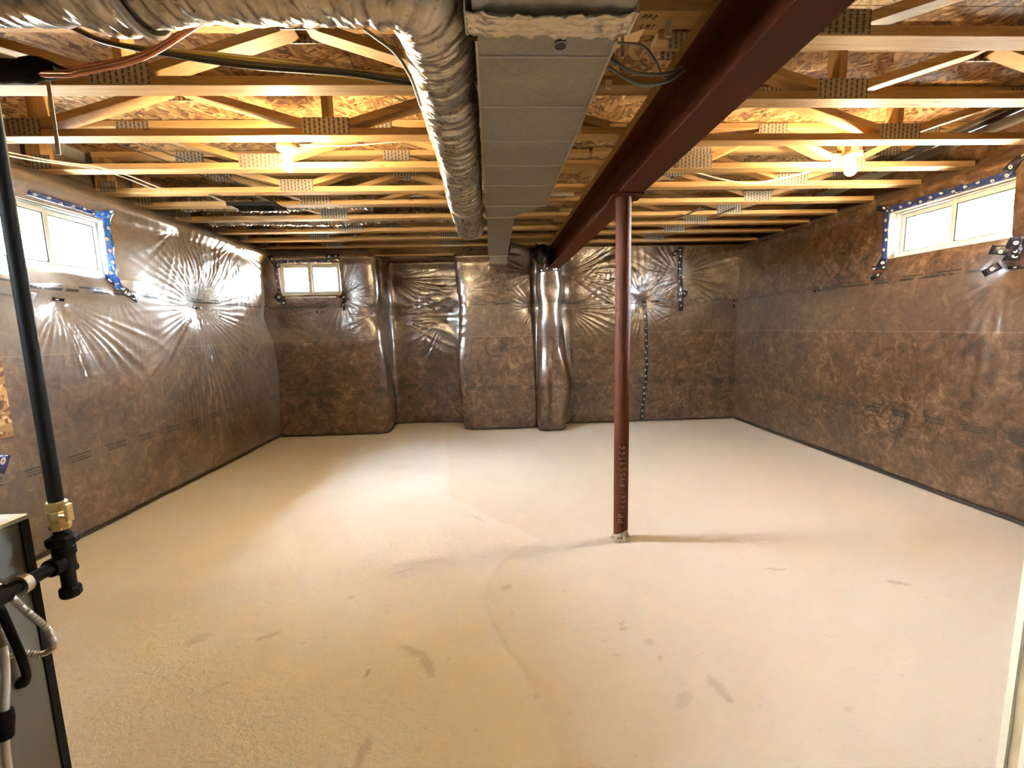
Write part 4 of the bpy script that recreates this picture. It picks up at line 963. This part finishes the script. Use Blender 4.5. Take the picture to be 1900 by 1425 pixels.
cable('grey_cable', 'grey cable sagging lowest between duct and beam', [(.36, 1.62, 2.27), (.417, 1.6, 2.231), (.50, 1.6, 2.183), (.56, 1.6, 2.169), (.635, 1.6, 2.183), (.71, 1.64, 2.24)], .0055, GREYC, 'wire', G2)
def slip(label, x, y, z, sx, sz):
    o = MB().box(x-sx, x+sx, y-.006, y+.006, z-sz, z+sz).build('plastic_clip', PVC, None, bevel=.003, org=(x, y, z)); tag(o, label, 'clip', 'pale clips among the trusses by the duct')
slip('small pale plastic clip standing upright between duct and beam', .50, 1.69, 2.36, .006, .052); slip('small pale plastic clip close to the beam edge', .655, 1.66, 2.385, .012, .027)
slip('pale plastic clip on the second truss right of the duct', .545, 2.05, 2.405, .014, .018); slip('white oval clip on the third truss right of the duct', .515, 2.53, 2.425, .010, .024)
# black louvred grille on two steel hangers
gr = empty('vent_grille', (-1.86, 3.66, 2.36)); tag(gr, 'black louvred grille held between two steel straps', 'grille')
MB().box(-2.06, -1.68, 3.63, 3.65, 2.35, 2.378).build('frame', RUBBER, gr, bevel=.002); MB().box(-2.06, -1.68, 3.80, 3.82, 2.35, 2.378).build('frame', RUBBER, gr, bevel=.002)
for k in range(12): MB().box(-2.035+k*.031, -2.029+k*.031, 3.65, 3.80, 2.352, 2.372).build('louvre', RUBBER, gr)
for n_, (x0, y0, x1, y1) in enumerate(((-2.12, 3.545, -2.112, 4.0), (-1.786, 3.555, -1.768, 4.05))):
    o = MB().tube([(x0, y0, 2.408), (x0, y0+.01, 2.400), (x1, y1, 2.400), (x1, y1+.01, 2.408)], .009, 6).build('hanger_strap', STEEL, None, org=(x0, y0, 2.4)); tag(o, 'flat steel hanger strap %s of the black grille' % ('left' if n_ == 0 else 'right'), 'strap', 'steel hanger straps')
for n_, (x0, y0, x1, y1) in enumerate(((1.945, 4.085, 1.885, 4.474), (2.27, 4.063, 2.21, 4.448))):
    o = MB().tube([(x0, y0, 2.408), (x0, y0+.01, 2.400), (x1, y1, 2.400), (x1, y1+.01, 2.408)], .008, 6).build('hanger_strap', STEEL, None, org=(x0, y0, 2.4)); tag(o, 'steel hanger strap under the right trusses, %s the column' % ('nearer to' if n_ == 0 else 'farther from'), 'strap', 'steel hanger straps')
# wires at the upper left
for n_, (a, b) in enumerate((((-2.75, 2.45, 2.36), (-2.42, 3.05, 2.41)), ((-2.75, 2.40, 2.33), (-2.48, 3.05, 2.41)))):
    cable('white_cable', 'thin white wire at the upper left wall, %s of two' % ('upper' if n_ == 0 else 'lower'), [a, tuple((Vector(a)+Vector(b))/2+Vector((0, 0, -.01))), b, (b[0]+.02, b[1]+.5, 2.42)], .004, WHITE, 'wire', 'thin white wires at the upper left')
for n_, (a, b) in enumerate((((-2.12, 2.62, 2.43), (-1.95, 3.9, 2.44)), ((-1.99, 2.62, 2.43), (-1.80, 3.9, 2.44)))):
    cable('black_cable', 'thin dark wire slung under the left trusses, %s of two' % ('left' if n_ == 0 else 'right'), [a, tuple((Vector(a)+Vector(b))/2+Vector((0, 0, .03))), b], .004, BLACKC, 'wire', 'thin dark wires under the left trusses')
o = MB().tube(spline([(-1.95, 5.42, 2.46), (-1.90, 5.42, 2.43), (-1.84, 5.43, 2.46), (-1.76, 5.42, 2.425), (-1.68, 5.44, 2.47), (-1.6, 5.44, 2.50)], 8), .009, 8).build('white_cable', WHITE, None, smooth=True, org=(-1.95, 5.42, 2.46)); tag(o, 'white cable coiled above the small back window', 'cable')
